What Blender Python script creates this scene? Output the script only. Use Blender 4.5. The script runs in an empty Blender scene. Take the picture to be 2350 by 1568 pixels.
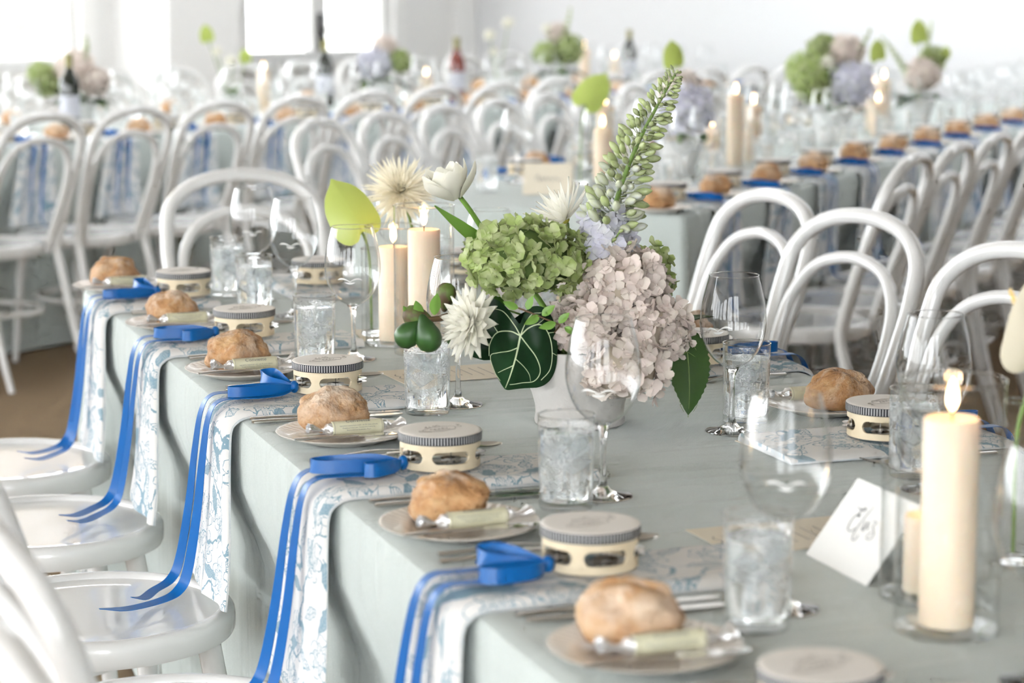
import bpy, math, random
from math import sin, cos, pi, radians, sqrt, atan2
from mathutils import Vector, Matrix, Euler, noise

random.seed(7)
scene = bpy.context.scene
col = scene.collection

# ---------------------------------------------------------------- camera
CAM_H = 1.37
PITCH = 9.2
cam_d = bpy.data.cameras.new('camera')
cam = bpy.data.objects.new('camera', cam_d)
col.objects.link(cam)
cam.location = (0, 0, CAM_H)
cam.rotation_euler = (radians(90 - PITCH), 0, 0)
cam_d.sensor_width = 36
cam_d.lens = 81.2
cam_d.clip_start = .05
cam_d.clip_end = 300
cam_d.dof.use_dof = True
cam_d.dof.focus_distance = 3.28
cam_d.dof.aperture_fstop = 4.6
scene.camera = cam

# ---------------------------------------------------------------- sky and exposure
world = bpy.data.worlds.new('overcast_sky')
scene.world = world
world.use_nodes = True
wn = world.node_tree
bg = wn.nodes['Background']
bg.inputs[0].default_value = (.945, .975, 1.0, 1)
bg.inputs[1].default_value = 8.0
scene.view_settings.view_transform = 'Standard'
scene.view_settings.look = 'None'
scene.view_settings.gamma = 1
scene.view_settings.use_curve_mapping = False
scene.view_settings.exposure = 0.66
scene.cycles.max_bounces = 8
scene.cycles.diffuse_bounces = 3
scene.cycles.glossy_bounces = 3
scene.cycles.transmission_bounces = 8
scene.cycles.transparent_max_bounces = 28
scene.cycles.use_adaptive_sampling = True
scene.cycles.adaptive_threshold = .15
scene.cycles.adaptive_min_samples = 12
scene.cycles.sample_clamp_indirect = 6
scene.cycles.use_denoising = True

# ---------------------------------------------------------------- materials
MAT = {}

def nodes(name):
    m = bpy.data.materials.new(name)
    m.use_nodes = True
    nt = m.node_tree
    for n in list(nt.nodes):
        nt.nodes.remove(n)
    out = nt.nodes.new('ShaderNodeOutputMaterial')
    MAT[name] = m
    return m, nt, out

class NT:
    """small wrapper: n(type, inputs..., props) adds a node and links sockets"""
    def __init__(self, nt):
        self.nt = nt
    def __call__(self, typ, ins=None, **props):
        nd = self.nt.nodes.new('ShaderNode' + typ)
        for k, v in props.items():
            setattr(nd, k, v)
        for k, v in (ins or {}).items():
            s = nd.inputs[k]
            if isinstance(v, bpy.types.NodeSocket):
                self.nt.links.new(v, s)
            elif isinstance(v, bpy.types.Node):
                self.nt.links.new(v.outputs[0], s)
            else:
                s.default_value = v
        return nd
    def math(self, op, a, b=0.0, c=None, clamp=False):
        ins = {0: a, 1: b}
        if c is not None:
            ins[2] = c
        return self('Math', ins, operation=op, use_clamp=clamp)
    def mix(self, fac, a, b):
        nd = self.nt.nodes.new('ShaderNodeMix')
        nd.data_type = 'RGBA'
        for s, v in ((nd.inputs[0], fac), (nd.inputs[6], a), (nd.inputs[7], b)):
            if isinstance(v, bpy.types.Node):
                v = v.outputs[0]
            if isinstance(v, bpy.types.NodeSocket):
                self.nt.links.new(v, s)
            else:
                s.default_value = v if not isinstance(v, tuple) or len(v) == 4 else v + (1,)
        return nd.outputs[2]
    def ramp(self, fac, stops):
        nd = self('ValToRGB', {0: fac})
        cr = nd.color_ramp
        while len(cr.elements) < len(stops):
            cr.elements.new(.5)
        for e, (p, c) in zip(cr.elements, stops):
            e.position = p
            e.color = c if len(c) == 4 else tuple(c) + (1,)
        return nd.outputs[0]

def pmat(name, color, rough=.5, bump=None, metal=0, spec=.5, coat=0, sheen=0, var=0, sss=0, transl=0, noise_var=None):
    m, nt, out = nodes(name)
    n = NT(nt)
    c = color + (1,) if len(color) == 3 else color
    colsock = None
    if var:
        oi = n('ObjectInfo')
        hsv = n('HueSaturation', {'Color': c})
        v = n('MapRange', {0: oi.outputs['Random'], 3: 1 - var, 4: 1 + var})
        nt.links.new(v.outputs[0], hsv.inputs['Value'])
        colsock = hsv.outputs[0]
    if noise_var:
        sc, c2, lo, hi = noise_var
        tc = n('TexCoord')
        nz = n('TexNoise', {'Vector': tc.outputs['Object'], 'Scale': sc, 'Detail': 4.0})
        f = n('MapRange', {0: nz.outputs[0], 1: lo, 2: hi})
        colsock = n.mix(f, colsock if colsock else c, c2)
    p = n('BsdfPrincipled', {'Roughness': rough, 'Metallic': metal, 'Specular IOR Level': spec, 'Coat Weight': coat, 'Sheen Weight': sheen})
    if colsock:
        nt.links.new(colsock, p.inputs['Base Color'])
    else:
        p.inputs['Base Color'].default_value = c
    if sss:
        p.inputs['Subsurface Weight'].default_value = sss
        p.inputs['Subsurface Radius'].default_value = (1.0, .6, .35)
        p.inputs['Subsurface Scale'].default_value = .02
    if bump:
        sc, st, det = bump
        tc = n('TexCoord')
        nz = n('TexNoise', {'Vector': tc.outputs['Object'], 'Scale': sc, 'Detail': det})
        b = n('Bump', {'Strength': st, 'Distance': .002, 'Height': nz.outputs[0]})
        nt.links.new(b.outputs[0], p.inputs['Normal'])
    last = p
    if transl:
        tr = n('BsdfTranslucent')
        if colsock:
            nt.links.new(colsock, tr.inputs[0])
        else:
            tr.inputs[0].default_value = c
        last = n('MixShader', {0: transl, 1: p.outputs[0], 2: tr.outputs[0]})
    nt.links.new(last.outputs[0], out.inputs[0])
    return m

pmat('chair_white', (.74, .735, .722), .24, spec=.5, coat=.8, bump=(6, .08, 2))
pmat('ribbon_blue', (.0, .115, .40), .34, spec=.4)
pmat('wood_pale', (.80, .69, .50), .5, noise_var=(30, (.72, .60, .41, 1), .4, .7))
pmat('drum_skin', (.80, .76, .71), .6, bump=(140, .1, 2))
pmat('ink', (.11, .12, .14), .7)
pmat('ink_soft', (.30, .27, .24), .7)
pmat('ink_gold', (.42, .34, .18), .6)
pmat('silver', (.72, .70, .67), .16, metal=1, bump=(25, .05, 2))
pmat('jingle_metal', (.55, .53, .50), .22, metal=1)
pmat('china', (.80, .745, .675), .22, spec=.55, coat=.3)
pmat('butter_paper', (.70, .68, .50), .45, noise_var=(60, (.64, .62, .44, 1), .4, .6))
pmat('foil', (.78, .78, .78), .24, metal=.75, bump=(180, .6, 3))
pmat('card_white', (.82, .82, .80), .7)
pmat('card_cream', (.76, .69, .56), .7)
pmat('wax', (.80, .66, .50), .45, sss=.35)
pmat('wick', (.05, .03, .02), .8)
pmat('vase_clay', (.52, .50, .475), .8, bump=(160, .5, 4))
pmat('vase_pale', (.80, .80, .79), .6)
pmat('petal_green', (.34, .43, .145), .55, var=.28, transl=.3, noise_var=(45, (.56, .61, .35, 1), .42, .7))
pmat('petal_blush', (.76, .66, .61), .55, var=.10, transl=.28, noise_var=(40, (.80, .74, .66, 1), .4, .7))
pmat('petal_lilac', (.66, .655, .76), .55, var=.12, transl=.28, noise_var=(50, (.74, .75, .76, 1), .4, .7))
pmat('petal_white', (.90, .885, .80), .5, transl=.4, var=.04)
pmat('petal_cream', (.92, .88, .74), .5, transl=.4, var=.05)
pmat('flower_eye', (.55, .50, .08), .6)
pmat('bud_green', (.40, .48, .20), .5, var=.25, transl=.15, noise_var=(60, (.62, .66, .46, 1), .45, .65))
pmat('bud_pale', (.62, .66, .46), .5, var=.15, transl=.2, noise_var=(60, (.66, .68, .72, 1), .45, .65))
pmat('stem_green', (.17, .28, .06), .5)
pmat('leaf_tulip', (.20, .38, .07), .4, transl=.2)
pmat('leaf_mid', (.036, .098, .012), .45, spec=.25, transl=.2, bump=(60, .5, 3), noise_var=(9, (.058, .13, .02, 1), .4, .7))
pmat('leaf_dark', (.006, .026, .010), .38, spec=.2, noise_var=(14, (.011, .040, .014, 1), .4, .65))
pmat('leaf_vein', (.52, .60, .38), .5)
pmat('spathe_lime', (.60, .70, .20), .3, transl=.3)
pmat('spathe_white', (.85, .80, .66), .35, transl=.25)
pmat('spadix', (.75, .55, .22), .6)
pmat('fig_green', (.014, .055, .010), .38, noise_var=(22, (.03, .095, .018, 1), .4, .65))
pmat('fig_brown', (.09, .06, .03), .6, noise_var=(50, (.10, .16, .03, 1), .42, .6))
pmat('twig', (.12, .07, .035), .7)
pmat('core_green', (.10, .16, .04), .8)
pmat('core_blush', (.42, .36, .28), .8)
pmat('bottle_dark', (.01, .016, .01), .08, spec=.7)
pmat('bottle_rose', (.18, .03, .02), .08, spec=.7)
pmat('bottle_label', (.55, .56, .62), .6)
pmat('bottle_foil', (.30, .28, .12), .4)
pmat('wall_paint', (.80, .80, .79), .6)
pmat('trim_paint', (.83, .83, .82), .45)
pmat('ceiling_paint', (.70, .69, .67), .8)
pmat('handle_metal', (.06, .06, .065), .35, metal=.6)
pmat('ground_stone', (.42, .41, .38), .9)
pmat('facade_yellow', (.24, .185, .115), .8)
pmat('facade_white', (.85, .86, .88), .8)
pmat('facade_glass', (.25, .32, .40), .2)
pmat('lamp_red', (.65, .12, .08), .5)

def m_floor():
    m, nt, out = nodes('carpet')
    n = NT(nt)
    tc = n('TexCoord')
    a = n('TexNoise', {'Vector': tc.outputs['Object'], 'Scale': 260.0, 'Detail': 3.0})
    b = n('TexNoise', {'Vector': tc.outputs['Object'], 'Scale': 2.0, 'Detail': 4.0})
    c1 = n.ramp(a.outputs[0], [(.3, (.16, .105, .055)), (.7, (.33, .235, .135))])
    c2 = n.mix(n.math('MULTIPLY', b.outputs[0], .35), c1, (.22, .15, .085, 1))
    bp = n('Bump', {'Strength': .6, 'Distance': .004, 'Height': a.outputs[0]})
    p = n('BsdfPrincipled', {'Base Color': c2, 'Roughness': .95, 'Normal': bp.outputs[0]})
    nt.links.new(p.outputs[0], out.inputs[0])
m_floor()

def m_boards():
    m, nt, out = nodes('wall_boards')
    n = NT(nt)
    tc = n('TexCoord')
    sx = n('SeparateXYZ', {0: tc.outputs['Object']})
    fr = n.math('FRACT', n.math('DIVIDE', sx.outputs[0], .11))
    gr = n.math('LESS_THAN', fr, .06)
    h = n.math('SUBTRACT', 1.0, gr)
    bp = n('Bump', {'Strength': .35, 'Distance': .004, 'Height': h})
    p = n('BsdfPrincipled', {'Base Color': (.74, .75, .765, 1), 'Roughness': .55, 'Normal': bp.outputs[0]})
    nt.links.new(p.outputs[0], out.inputs[0])
m_boards()

def m_cloth():
    m, nt, out = nodes('cloth_blue')
    n = NT(nt)
    tc = n('TexCoord')
    o = tc.outputs['Object']
    mp = n('Mapping', {'Vector': o})
    mp.inputs['Rotation'].default_value = (0, 0, .6)
    w1 = n('TexWave', {'Vector': mp, 'Scale': 190.0, 'Distortion': 1.2, 'Detail': 1.0, 'Detail Scale': 3.0}, bands_direction='X')
    w2 = n('TexNoise', {'Vector': o, 'Scale': 420.0, 'Detail': 2.0})
    st = n('Mapping', {'Vector': o})
    st.inputs['Scale'].default_value = (1.1, 9, .6)
    w3 = n('TexNoise', {'Vector': st, 'Scale': 2.2, 'Detail': 2.5, 'Roughness': .5, 'Distortion': .5})
    weave = n.math('ADD', n.math('MULTIPLY', w1.outputs[0], .5), n.math('MULTIPLY', w2.outputs[0], .7))
    c = n.mix(n('MapRange', {0: weave, 1: .3, 2: .95}), (.455, .515, .495, 1), (.595, .645, .62, 1))
    b1 = n('Bump', {'Strength': .55, 'Distance': .0012, 'Height': weave})
    b2 = n('Bump', {'Strength': .55, 'Distance': .02, 'Height': w3.outputs[0], 'Normal': b1.outputs[0]})
    p = n('BsdfPrincipled', {'Base Color': c, 'Roughness': .75, 'Sheen Weight': .25, 'Normal': b2.outputs[0]})
    nt.links.new(p.outputs[0], out.inputs[0])
m_cloth()

def m_toile():
    """white linen printed with blue line-drawn flowers: one flower or leaf in each voronoi cell"""
    m, nt, out = nodes('toile')
    n = NT(nt)
    uvn = n('UVMap')
    oi = n('ObjectInfo')
    off = n('CombineXYZ', {0: n.math('MULTIPLY', oi.outputs['Random'], 3.7), 1: n.math('MULTIPLY', oi.outputs['Random'], 9.1)})
    uv = n('VectorMath', {0: uvn.outputs[0], 1: off}, operation='ADD')
    wob = n('TexNoise', {'Vector': uv, 'Scale': 90.0, 'Detail': 3.0})
    wv = n('VectorMath', {0: wob.outputs['Color'], 1: (.5, .5, .5)}, operation='SUBTRACT')
    ws = n('VectorMath', {0: wv, 3: .012}, operation='SCALE')
    pos = n('VectorMath', {0: uv, 1: ws}, operation='ADD')
    def cell(scale, seed):
        sc = n('VectorMath', {0: pos, 3: scale}, operation='SCALE')
        sh = n('VectorMath', {0: sc, 1: (seed, seed * .37, 0)}, operation='ADD')
        v = n('TexVoronoi', {'Vector': sh, 'Scale': 1.0, 'Randomness': .75}, voronoi_dimensions='2D')
        d = n('VectorMath', {0: sh, 1: v.outputs['Position']}, operation='SUBTRACT')
        s = n('SeparateXYZ', {0: d})
        rc = n('SeparateXYZ', {0: v.outputs['Color']})
        return s.outputs[0], s.outputs[1], rc.outputs
    def line(val, target, width):
        return n.math('LESS_THAN', n.math('ABSOLUTE', n.math('SUBTRACT', val, target)), width)
    def mx(*a):
        r = a[0]
        for b in a[1:]:
            r = n.math('MAXIMUM', r, b)
        return r
    # peonies
    x, y, rc = cell(13.0, 0.0)
    r = n.math('SQRT', n.math('ADD', n.math('MULTIPLY', x, x), n.math('MULTIPLY', y, y)))
    th = n.math('ADD', n.math('ARCTAN2', y, x), n.math('MULTIPLY', rc[0], 6.3))
    p1 = n.math('ABSOLUTE', n.math('SINE', n.math('MULTIPLY', th, 3.5)))
    p2 = n.math('ABSOLUTE', n.math('SINE', n.math('ADD', n.math('MULTIPLY', th, 3.5), .9)))
    ro = n.math('ADD', .27, n.math('MULTIPLY', p1, .12))
    rm = n.math('ADD', .17, n.math('MULTIPLY', p2, .09))
    ri = n.math('ADD', .08, n.math('MULTIPLY', p1, .05))
    l1 = line(r, ro, .011)
    l2 = line(r, rm, .010)
    l3 = line(r, ri, .010)
    rib = n.math('MULTIPLY', n.math('LESS_THAN', p1, .16), n.math('MULTIPLY', n.math('LESS_THAN', r, ro), n.math('GREATER_THAN', r, rm)))
    hat = n.math('MULTIPLY', n.math('LESS_THAN', n.math('FRACT', n.math('MULTIPLY', th, 7.0)), .28),
                 n.math('MULTIPLY', n.math('LESS_THAN', r, n.math('SUBTRACT', rm, .0)), n.math('GREATER_THAN', r, n.math('ADD', ri, .015))))
    peony = mx(l1, l2, l3, rib, hat)
    # leaves, some of them filled in
    x, y, rc = cell(17.0, 5.3)
    a = n.math('MULTIPLY', rc[0], 6.28)
    ca, sa = n.math('COSINE', a), n.math('SINE', a)
    lx = n.math('ADD', n.math('MULTIPLY', x, ca), n.math('MULTIPLY', y, sa))
    ly = n.math('SUBTRACT', n.math('MULTIPLY', y, ca), n.math('MULTIPLY', x, sa))
    t = n.math('MULTIPLY', lx, 2.4)
    w = n.math('MULTIPLY', n.math('SUBTRACT', 1.0, n.math('MULTIPLY', t, t)), .13)
    aly = n.math('ABSOLUTE', ly)
    inside = n.math('LESS_THAN', aly, w)
    outl = n.math('MULTIPLY', line(aly, w, .012), n.math('LESS_THAN', n.math('ABSOLUTE', t), 1.02))
    mid = n.math('MULTIPLY', n.math('LESS_THAN', aly, .009), n.math('LESS_THAN', n.math('ABSOLUTE', t), 1.3))
    vn = n.math('MULTIPLY', inside, n.math('LESS_THAN', n.math('FRACT', n.math('SUBTRACT', n.math('MULTIPLY', lx, 14.0), n.math('MULTIPLY', aly, 10.0))), .3))
    solid = n.math('MULTIPLY', inside, n.math('GREATER_THAN', rc[1], .62))
    leaf = mx(outl, mid, vn)
    # stems
    nz = n('TexNoise', {'Vector': pos, 'Scale': 7.0, 'Detail': 1.0})
    stem = n.math('LESS_THAN', n.math('ABSOLUTE', n.math('SUBTRACT', nz.outputs[0], .5)), .006)
    lines = mx(peony, leaf, stem)
    soft = n.math('MULTIPLY', solid, .62)
    ink = n.math('MAXIMUM', n.math('MULTIPLY', lines, .78), soft)
    c = n.mix(ink, (.72, .71, .695, 1), (.065, .22, .32, 1))
    wv2 = n('TexNoise', {'Vector': uv, 'Scale': 900.0, 'Detail': 1.0})
    bp = n('Bump', {'Strength': .25, 'Distance': .001, 'Height': wv2.outputs[0]})
    p = n('BsdfPrincipled', {'Base Color': c, 'Roughness': .8, 'Normal': bp.outputs[0]})
    nt.links.new(p.outputs[0], out.inputs[0])
m_toile()

def m_trim():
    """black braid with white upright stitches; u counts stitches, v runs up the braid"""
    m, nt, out = nodes('braid_trim')
    n = NT(nt)
    uv = n('UVMap')
    s = n('SeparateXYZ', {0: uv.outputs[0]})
    fr = n.math('FRACT', s.outputs[0])
    st = n.math('MULTIPLY', n.math('LESS_THAN', fr, .34), n.math('LESS_THAN', n.math('ABSOLUTE', n.math('SUBTRACT', s.outputs[1], .5)), .31))
    c = n.mix(st, (.010, .011, .017, 1), (.52, .52, .52, 1))
    p = n('BsdfPrincipled', {'Base Color': c, 'Roughness': .6})
    nt.links.new(p.outputs[0], out.inputs[0])
m_trim()

def m_bread():
    m, nt, out = nodes('bread_crust')
    n = NT(nt)
    tc = n('TexCoord')
    oi = n('ObjectInfo')
    o = n('VectorMath', {0: tc.outputs['Object'], 1: n('CombineXYZ', {0: oi.outputs['Random'], 1: n.math('MULTIPLY', oi.outputs['Random'], 7.0)})}, operation='ADD')
    a = n('TexNoise', {'Vector': o, 'Scale': 26.0, 'Detail': 6.0, 'Roughness': .65})
    crust = n.ramp(a.outputs[0], [(.28, (.30, .135, .05)), (.5, (.50, .27, .115)), (.72, (.63, .42, .22))])
    b = n('TexNoise', {'Vector': o, 'Scale': 17.0, 'Detail': 7.0, 'Roughness': .7, 'Distortion': .5})
    sz = n('SeparateXYZ', {0: tc.outputs['Object']})
    up = n('MapRange', {0: sz.outputs[2], 1: .012, 2: .055})
    fl = n.math('MULTIPLY', n('MapRange', {0: b.outputs[0], 1: .42, 2: .60}), n.math('ADD', n.math('MULTIPLY', up, .62), .16), clamp=True)
    c = n.mix(fl, crust, (.80, .70, .58, 1))
    f = n('TexNoise', {'Vector': o, 'Scale': 160.0, 'Detail': 3.0})
    bp = n('Bump', {'Strength': .8, 'Distance': .004, 'Height': n.math('ADD', f.outputs[0], n.math('MULTIPLY', b.outputs[0], 2.0))})
    p = n('BsdfPrincipled', {'Base Color': c, 'Roughness': .75, 'Normal': bp.outputs[0]})
    nt.links.new(p.outputs[0], out.inputs[0])
m_bread()

def m_thin(name, frost=0.0, edge=(.80, .85, .86, 1), kr=.9, k0=.05):
    """thin-walled clear glass: light passes straight through, reflection grows towards grazing"""
    m, nt, out = nodes(name)
    n = NT(nt)
    lw = n('LayerWeight', {0: .5})
    f = lw.outputs['Facing']
    fac = n.math('ADD', n.math('MULTIPLY', n.math('POWER', f, 3.0), kr), k0, clamp=True)
    tcol = n.mix(n.math('POWER', f, 4.0), (.985, .99, .99, 1), edge)
    tr = n('BsdfTransparent', {0: tcol})
    gl = n('BsdfGlossy', {'Color': (1, 1, 1, 1), 'Roughness': .015})
    base = n('MixShader', {0: fac, 1: tr.outputs[0], 2: gl.outputs[0]})
    if frost:
        tc = n('TexCoord')
        a = n('TexNoise', {'Vector': tc.outputs['Object'], 'Scale': 420.0, 'Detail': 3.0})
        b = n('TexNoise', {'Vector': tc.outputs['Object'], 'Scale': 32.0, 'Detail': 3.0})
        sz = n('SeparateXYZ', {0: tc.outputs['Object']})
        lim = n.math('LESS_THAN', sz.outputs[2], .0985)
        drops = n('MapRange', {0: a.outputs[0], 1: .46, 2: .6})
        big = n('MapRange', {0: b.outputs[0], 1: .36, 2: .62})
        ff = n.math('MULTIPLY', n.math('MULTIPLY', n.math('ADD', n.math('MULTIPLY', drops, .55), .3), big), n.math('MULTIPLY', lim, frost), clamp=True)
        bp = n('Bump', {'Strength': .8, 'Distance': .001, 'Height': a.outputs[0]})
        d = n('BsdfDiffuse', {'Color': (.86, .88, .88, 1)})
        g2 = n('BsdfGlossy', {'Color': (1, 1, 1, 1), 'Roughness': .12, 'Normal': bp.outputs[0]})
        tl = n('BsdfTranslucent', {'Color': (.9, .92, .92, 1)})
        dd = n('MixShader', {0: .5, 1: d.outputs[0], 2: tl.outputs[0]})
        dd = n('MixShader', {0: .2, 1: dd.outputs[0], 2: g2.outputs[0]})
        base = n('MixShader', {0: ff, 1: base.outputs[0], 2: dd.outputs[0]})
    nt.links.new(base.outputs[0], out.inputs[0])
m_thin('glass_thin', edge=(.20, .24, .24, 1), kr=.95, k0=.035)
m_thin('glass_hurricane', edge=(.50, .55, .55, 1), kr=.8, k0=.04)
m_thin('glass_tumbler', frost=.75, edge=(.55, .60, .60, 1))
m_thin('window_glass', edge=(.9, .92, .92, 1), kr=.5, k0=.03)

def m_solidglass(name, ior, rough, colr=(1, 1, 1, 1)):
    m, nt, out = nodes(name)
    n = NT(nt)
    g = n('BsdfGlass', {'Color': colr, 'Roughness': rough, 'IOR': ior})
    nt.links.new(g.outputs[0], out.inputs[0])
m_solidglass('glass_solid', 1.45, 0)
m_solidglass('water', 1.33, .0, (.985, .995, .995, 1))

def m_ice():
    m, nt, out = nodes('ice')
    n = NT(nt)
    tc = n('TexCoord')
    a = n('TexNoise', {'Vector': tc.outputs['Object'], 'Scale': 30.0, 'Detail': 2.0})
    tr = n('BsdfTransparent', {0: (.95, .97, .98, 1)})
    d = n('BsdfDiffuse', {0: (.92, .94, .96, 1)})
    tl = n('BsdfTranslucent', {0: (.92, .94, .96, 1)})
    x = n('MixShader', {0: .5, 1: d.outputs[0], 2: tl.outputs[0]})
    f = n('MapRange', {0: a.outputs[0], 1: .40, 2: .62, 3: .08, 4: .38})
    x = n('MixShader', {0: f.outputs[0], 1: tr.outputs[0], 2: x.outputs[0]})
    nt.links.new(x.outputs[0], out.inputs[0])
m_ice()

def m_flame():
    m, nt, out = nodes('flame')
    n = NT(nt)
    tc = n('TexCoord')
    sz = n('SeparateXYZ', {0: tc.outputs['Object']})
    t = n('MapRange', {0: sz.outputs[2], 1: 0.0, 2: .034})
    c = n.ramp(t.outputs[0], [(.0, (1.0, .42, .12)), (.3, (1.0, .74, .42)), (.75, (1.0, .80, .5)), (1.0, (1.0, .45, .14))])
    e = n('Emission', {'Color': c, 'Strength': 9.0})
    nt.links.new(e.outputs[0], out.inputs[0])
m_flame()
MAT['flame'].cycles.emission_sampling = 'NONE'

# ---------------------------------------------------------------- mesh helpers
def catmull(pts, n=6, closed=False):
    P = [Vector(p) for p in pts]
    out = []
    m = len(P)
    rng = range(m) if closed else range(m - 1)
    for i in rng:
        if closed:
            a, b, c, d = P[(i - 1) % m], P[i], P[(i + 1) % m], P[(i + 2) % m]
        else:
            b, c = P[i], P[i + 1]
            a = P[i - 1] if i > 0 else b + (b - c)
            d = P[i + 2] if i + 2 < m else c + (c - b)
        for k in range(n):
            t = k / n
            t2, t3 = t * t, t * t * t
            out.append(.5 * ((2 * b) + (c - a) * t + (2 * a - 5 * b + 4 * c - d) * t2 + (3 * b - a - 3 * c + d) * t3))
    if not closed:
        out.append(P[-1].copy())
    return out

class MB:
    def __init__(self):
        self.v, self.f, self.uv, self.mi = [], [], {}, []
    def face(self, idx, m=0):
        self.f.append(tuple(idx))
        self.mi.append(m)
    def tube(self, path, rad, seg=10, closed=False, cap=True, flat=1.0):
        P = [Vector(p) for p in path]
        m = len(P)
        R = rad if isinstance(rad, (list, tuple)) else [rad] * m
        if len(R) != m:
            R = [R[min(int(i / (m - 1) * (len(R) - 1)), len(R) - 2)] + (R[min(int(i / (m - 1) * (len(R) - 1)), len(R) - 2) + 1] - R[min(int(i / (m - 1) * (len(R) - 1)), len(R) - 2)]) * ((i / (m - 1) * (len(R) - 1)) - min(int(i / (m - 1) * (len(R) - 1)), len(R) - 2)) for i in range(m)]
        T = []
        for i in range(m):
            if closed:
                t = P[(i + 1) % m] - P[i - 1]
            else:
                t = P[min(i + 1, m - 1)] - P[max(i - 1, 0)]
            T.append(t.normalized() if t.length > 1e-9 else Vector((0, 0, 1)))
        up = Vector((0, 0, 1)) if abs(T[0].z) < .9 else Vector((1, 0, 0))
        N = (up - T[0] * up.dot(T[0])).normalized()
        base = len(self.v)
        for i in range(m):
            N = (N - T[i] * N.dot(T[i]))
            N = N.normalized() if N.length > 1e-6 else T[i].orthogonal().normalized()
            B = T[i].cross(N)
            for k in range(seg):
                a = 2 * pi * k / seg
                self.v.append(P[i] + (N * cos(a) * flat + B * sin(a)) * R[i])
        rings = m if closed else m - 1
        for i in range(rings):
            j = (i + 1) % m
            for k in range(seg):
                l = (k + 1) % seg
                self.face((base + i * seg + k, base + i * seg + l, base + j * seg + l, base + j * seg + k))
        if cap and not closed:
            self.face([base + k for k in range(seg)][::-1])
            self.face([base + (m - 1) * seg + k for k in range(seg)])
        return self
    def lathe(self, prof, seg=24, loop=False, m=0, uvu=None):
        base = len(self.v)
        n = len(prof)
        cols = seg + 1 if uvu else seg
        for i, (r, z) in enumerate(prof):
            for k in range(cols):
                a = 2 * pi * k / seg
                if uvu:
                    self.uv[len(self.v)] = (k / seg * uvu, i / (n - 1))
                self.v.append(Vector((r * cos(a), r * sin(a), z)))
        for i in range(n if loop else n - 1):
            j = (i + 1) % n
            for k in range(seg):
                l = k + 1 if uvu else (k + 1) % seg
                q = (base + i * cols + k, base + i * cols + l, base + j * cols + l, base + j * cols + k)
                self.face(q, m)
        return self
    def disc(self, r, z, seg=24, up=True, m=0):
        base = len(self.v)
        for k in range(seg):
            a = 2 * pi * k / seg
            self.v.append(Vector((r * cos(a), r * sin(a), z)))
        idx = list(range(base, base + seg))
        self.face(idx if up else idx[::-1], m)
        return self
    def grid(self, fn, nu, nv, uv=None, m=0, wrap=False):
        base = len(self.v)
        for i in range(nu):
            for j in range(nv):
                self.v.append(Vector(fn(i / (nu - 1), j / (nv - 1))))
                if uv:
                    self.uv[len(self.v) - 1] = uv(i / (nu - 1), j / (nv - 1))
        for i in range(nu - 1):
            for j in range(nv - 1):
                a = base + i * nv + j
                self.face((a, a + nv, a + nv + 1, a + 1), m)
        return self
    def box(self, lo, hi, m=0):
        b = len(self.v)
        for z in (lo[2], hi[2]):
            for x, y in ((lo[0], lo[1]), (hi[0], lo[1]), (hi[0], hi[1]), (lo[0], hi[1])):
                self.v.append(Vector((x, y, z)))
        for q in ((3, 2, 1, 0), (4, 5, 6, 7), (0, 1, 5, 4), (1, 2, 6, 5), (2, 3, 7, 6), (3, 0, 4, 7)):
            self.face([b + k for k in q], m)
        return self
    def ell(self, c, r, seg=12, rings=8, rot=None):
        b = len(self.v)
        c = Vector(c)
        for i in range(rings + 1):
            t = pi * i / rings
            for k in range(seg):
                a = 2 * pi * k / seg
                p = Vector((r[0] * sin(t) * cos(a), r[1] * sin(t) * sin(a), r[2] * cos(t)))
                if rot:
                    p = rot @ p
                self.v.append(c + p)
        for i in range(rings):
            for k in range(seg):
                l = (k + 1) % seg
                self.face((b + i * seg + k, b + (i + 1) * seg + k, b + (i + 1) * seg + l, b + i * seg + l))
        return self
    def strip(self, path, wid, width, th=.0005):
        """flat ribbon: path points, width direction per point, thin but solid"""
        P = [Vector(p) for p in path]
        m = len(P)
        b = len(self.v)
        for i in range(m):
            t = (P[min(i + 1, m - 1)] - P[max(i - 1, 0)]).normalized()
            w = Vector(wid[i] if isinstance(wid, list) else wid)
            w = (w - t * w.dot(t)).normalized()
            nn = t.cross(w)
            hw = (width[i] if isinstance(width, list) else width) / 2
            for s, o in ((-1, 1), (1, 1), (1, -1), (-1, -1)):
                self.v.append(P[i] + w * hw * s + nn * th * o)
        for i in range(m - 1):
            for k in range(4):
                l = (k + 1) % 4
                self.face((b + i * 4 + k, b + i * 4 + l, b + (i + 1) * 4 + l, b + (i + 1) * 4 + k))
        self.face((b, b + 1, b + 2, b + 3))
        self.face([b + (m - 1) * 4 + k for k in (3, 2, 1, 0)])
        return self
    def add(self, o, M=None):
        b = len(self.v)
        for i, p in enumerate(o.v):
            self.v.append(M @ p if M else p.copy())
            if i in o.uv:
                self.uv[b + i] = o.uv[i]
        for q, m in zip(o.f, o.mi):
            self.face([b + k for k in q], m)
        return self
    def mesh(self, name, mats, smooth=True, auto=None):
        me = bpy.data.meshes.new(name)
        me.from_pydata([tuple(p) for p in self.v], [], self.f)
        if not isinstance(mats, (list, tuple)):
            mats = [mats]
        for m in mats:
            me.materials.append(MAT[m])
        if len(mats) > 1:
            me.polygons.foreach_set('material_index', self.mi)
        if self.uv:
            ul = me.uv_layers.new(name='UVMap')
            for lp in me.loops:
                ul.data[lp.index].uv = self.uv.get(lp.vertex_index, (0, 0))
        if smooth:
            me.polygons.foreach_set('use_smooth', [True] * len(me.polygons))
            if auto:
                me.set_sharp_from_angle(angle=radians(auto))
        me.update()
        return me
    def build(self, name, mats, parent=None, smooth=True, auto=40):
        return place(name, self.mesh(name, mats, smooth, auto), parent)

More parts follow.
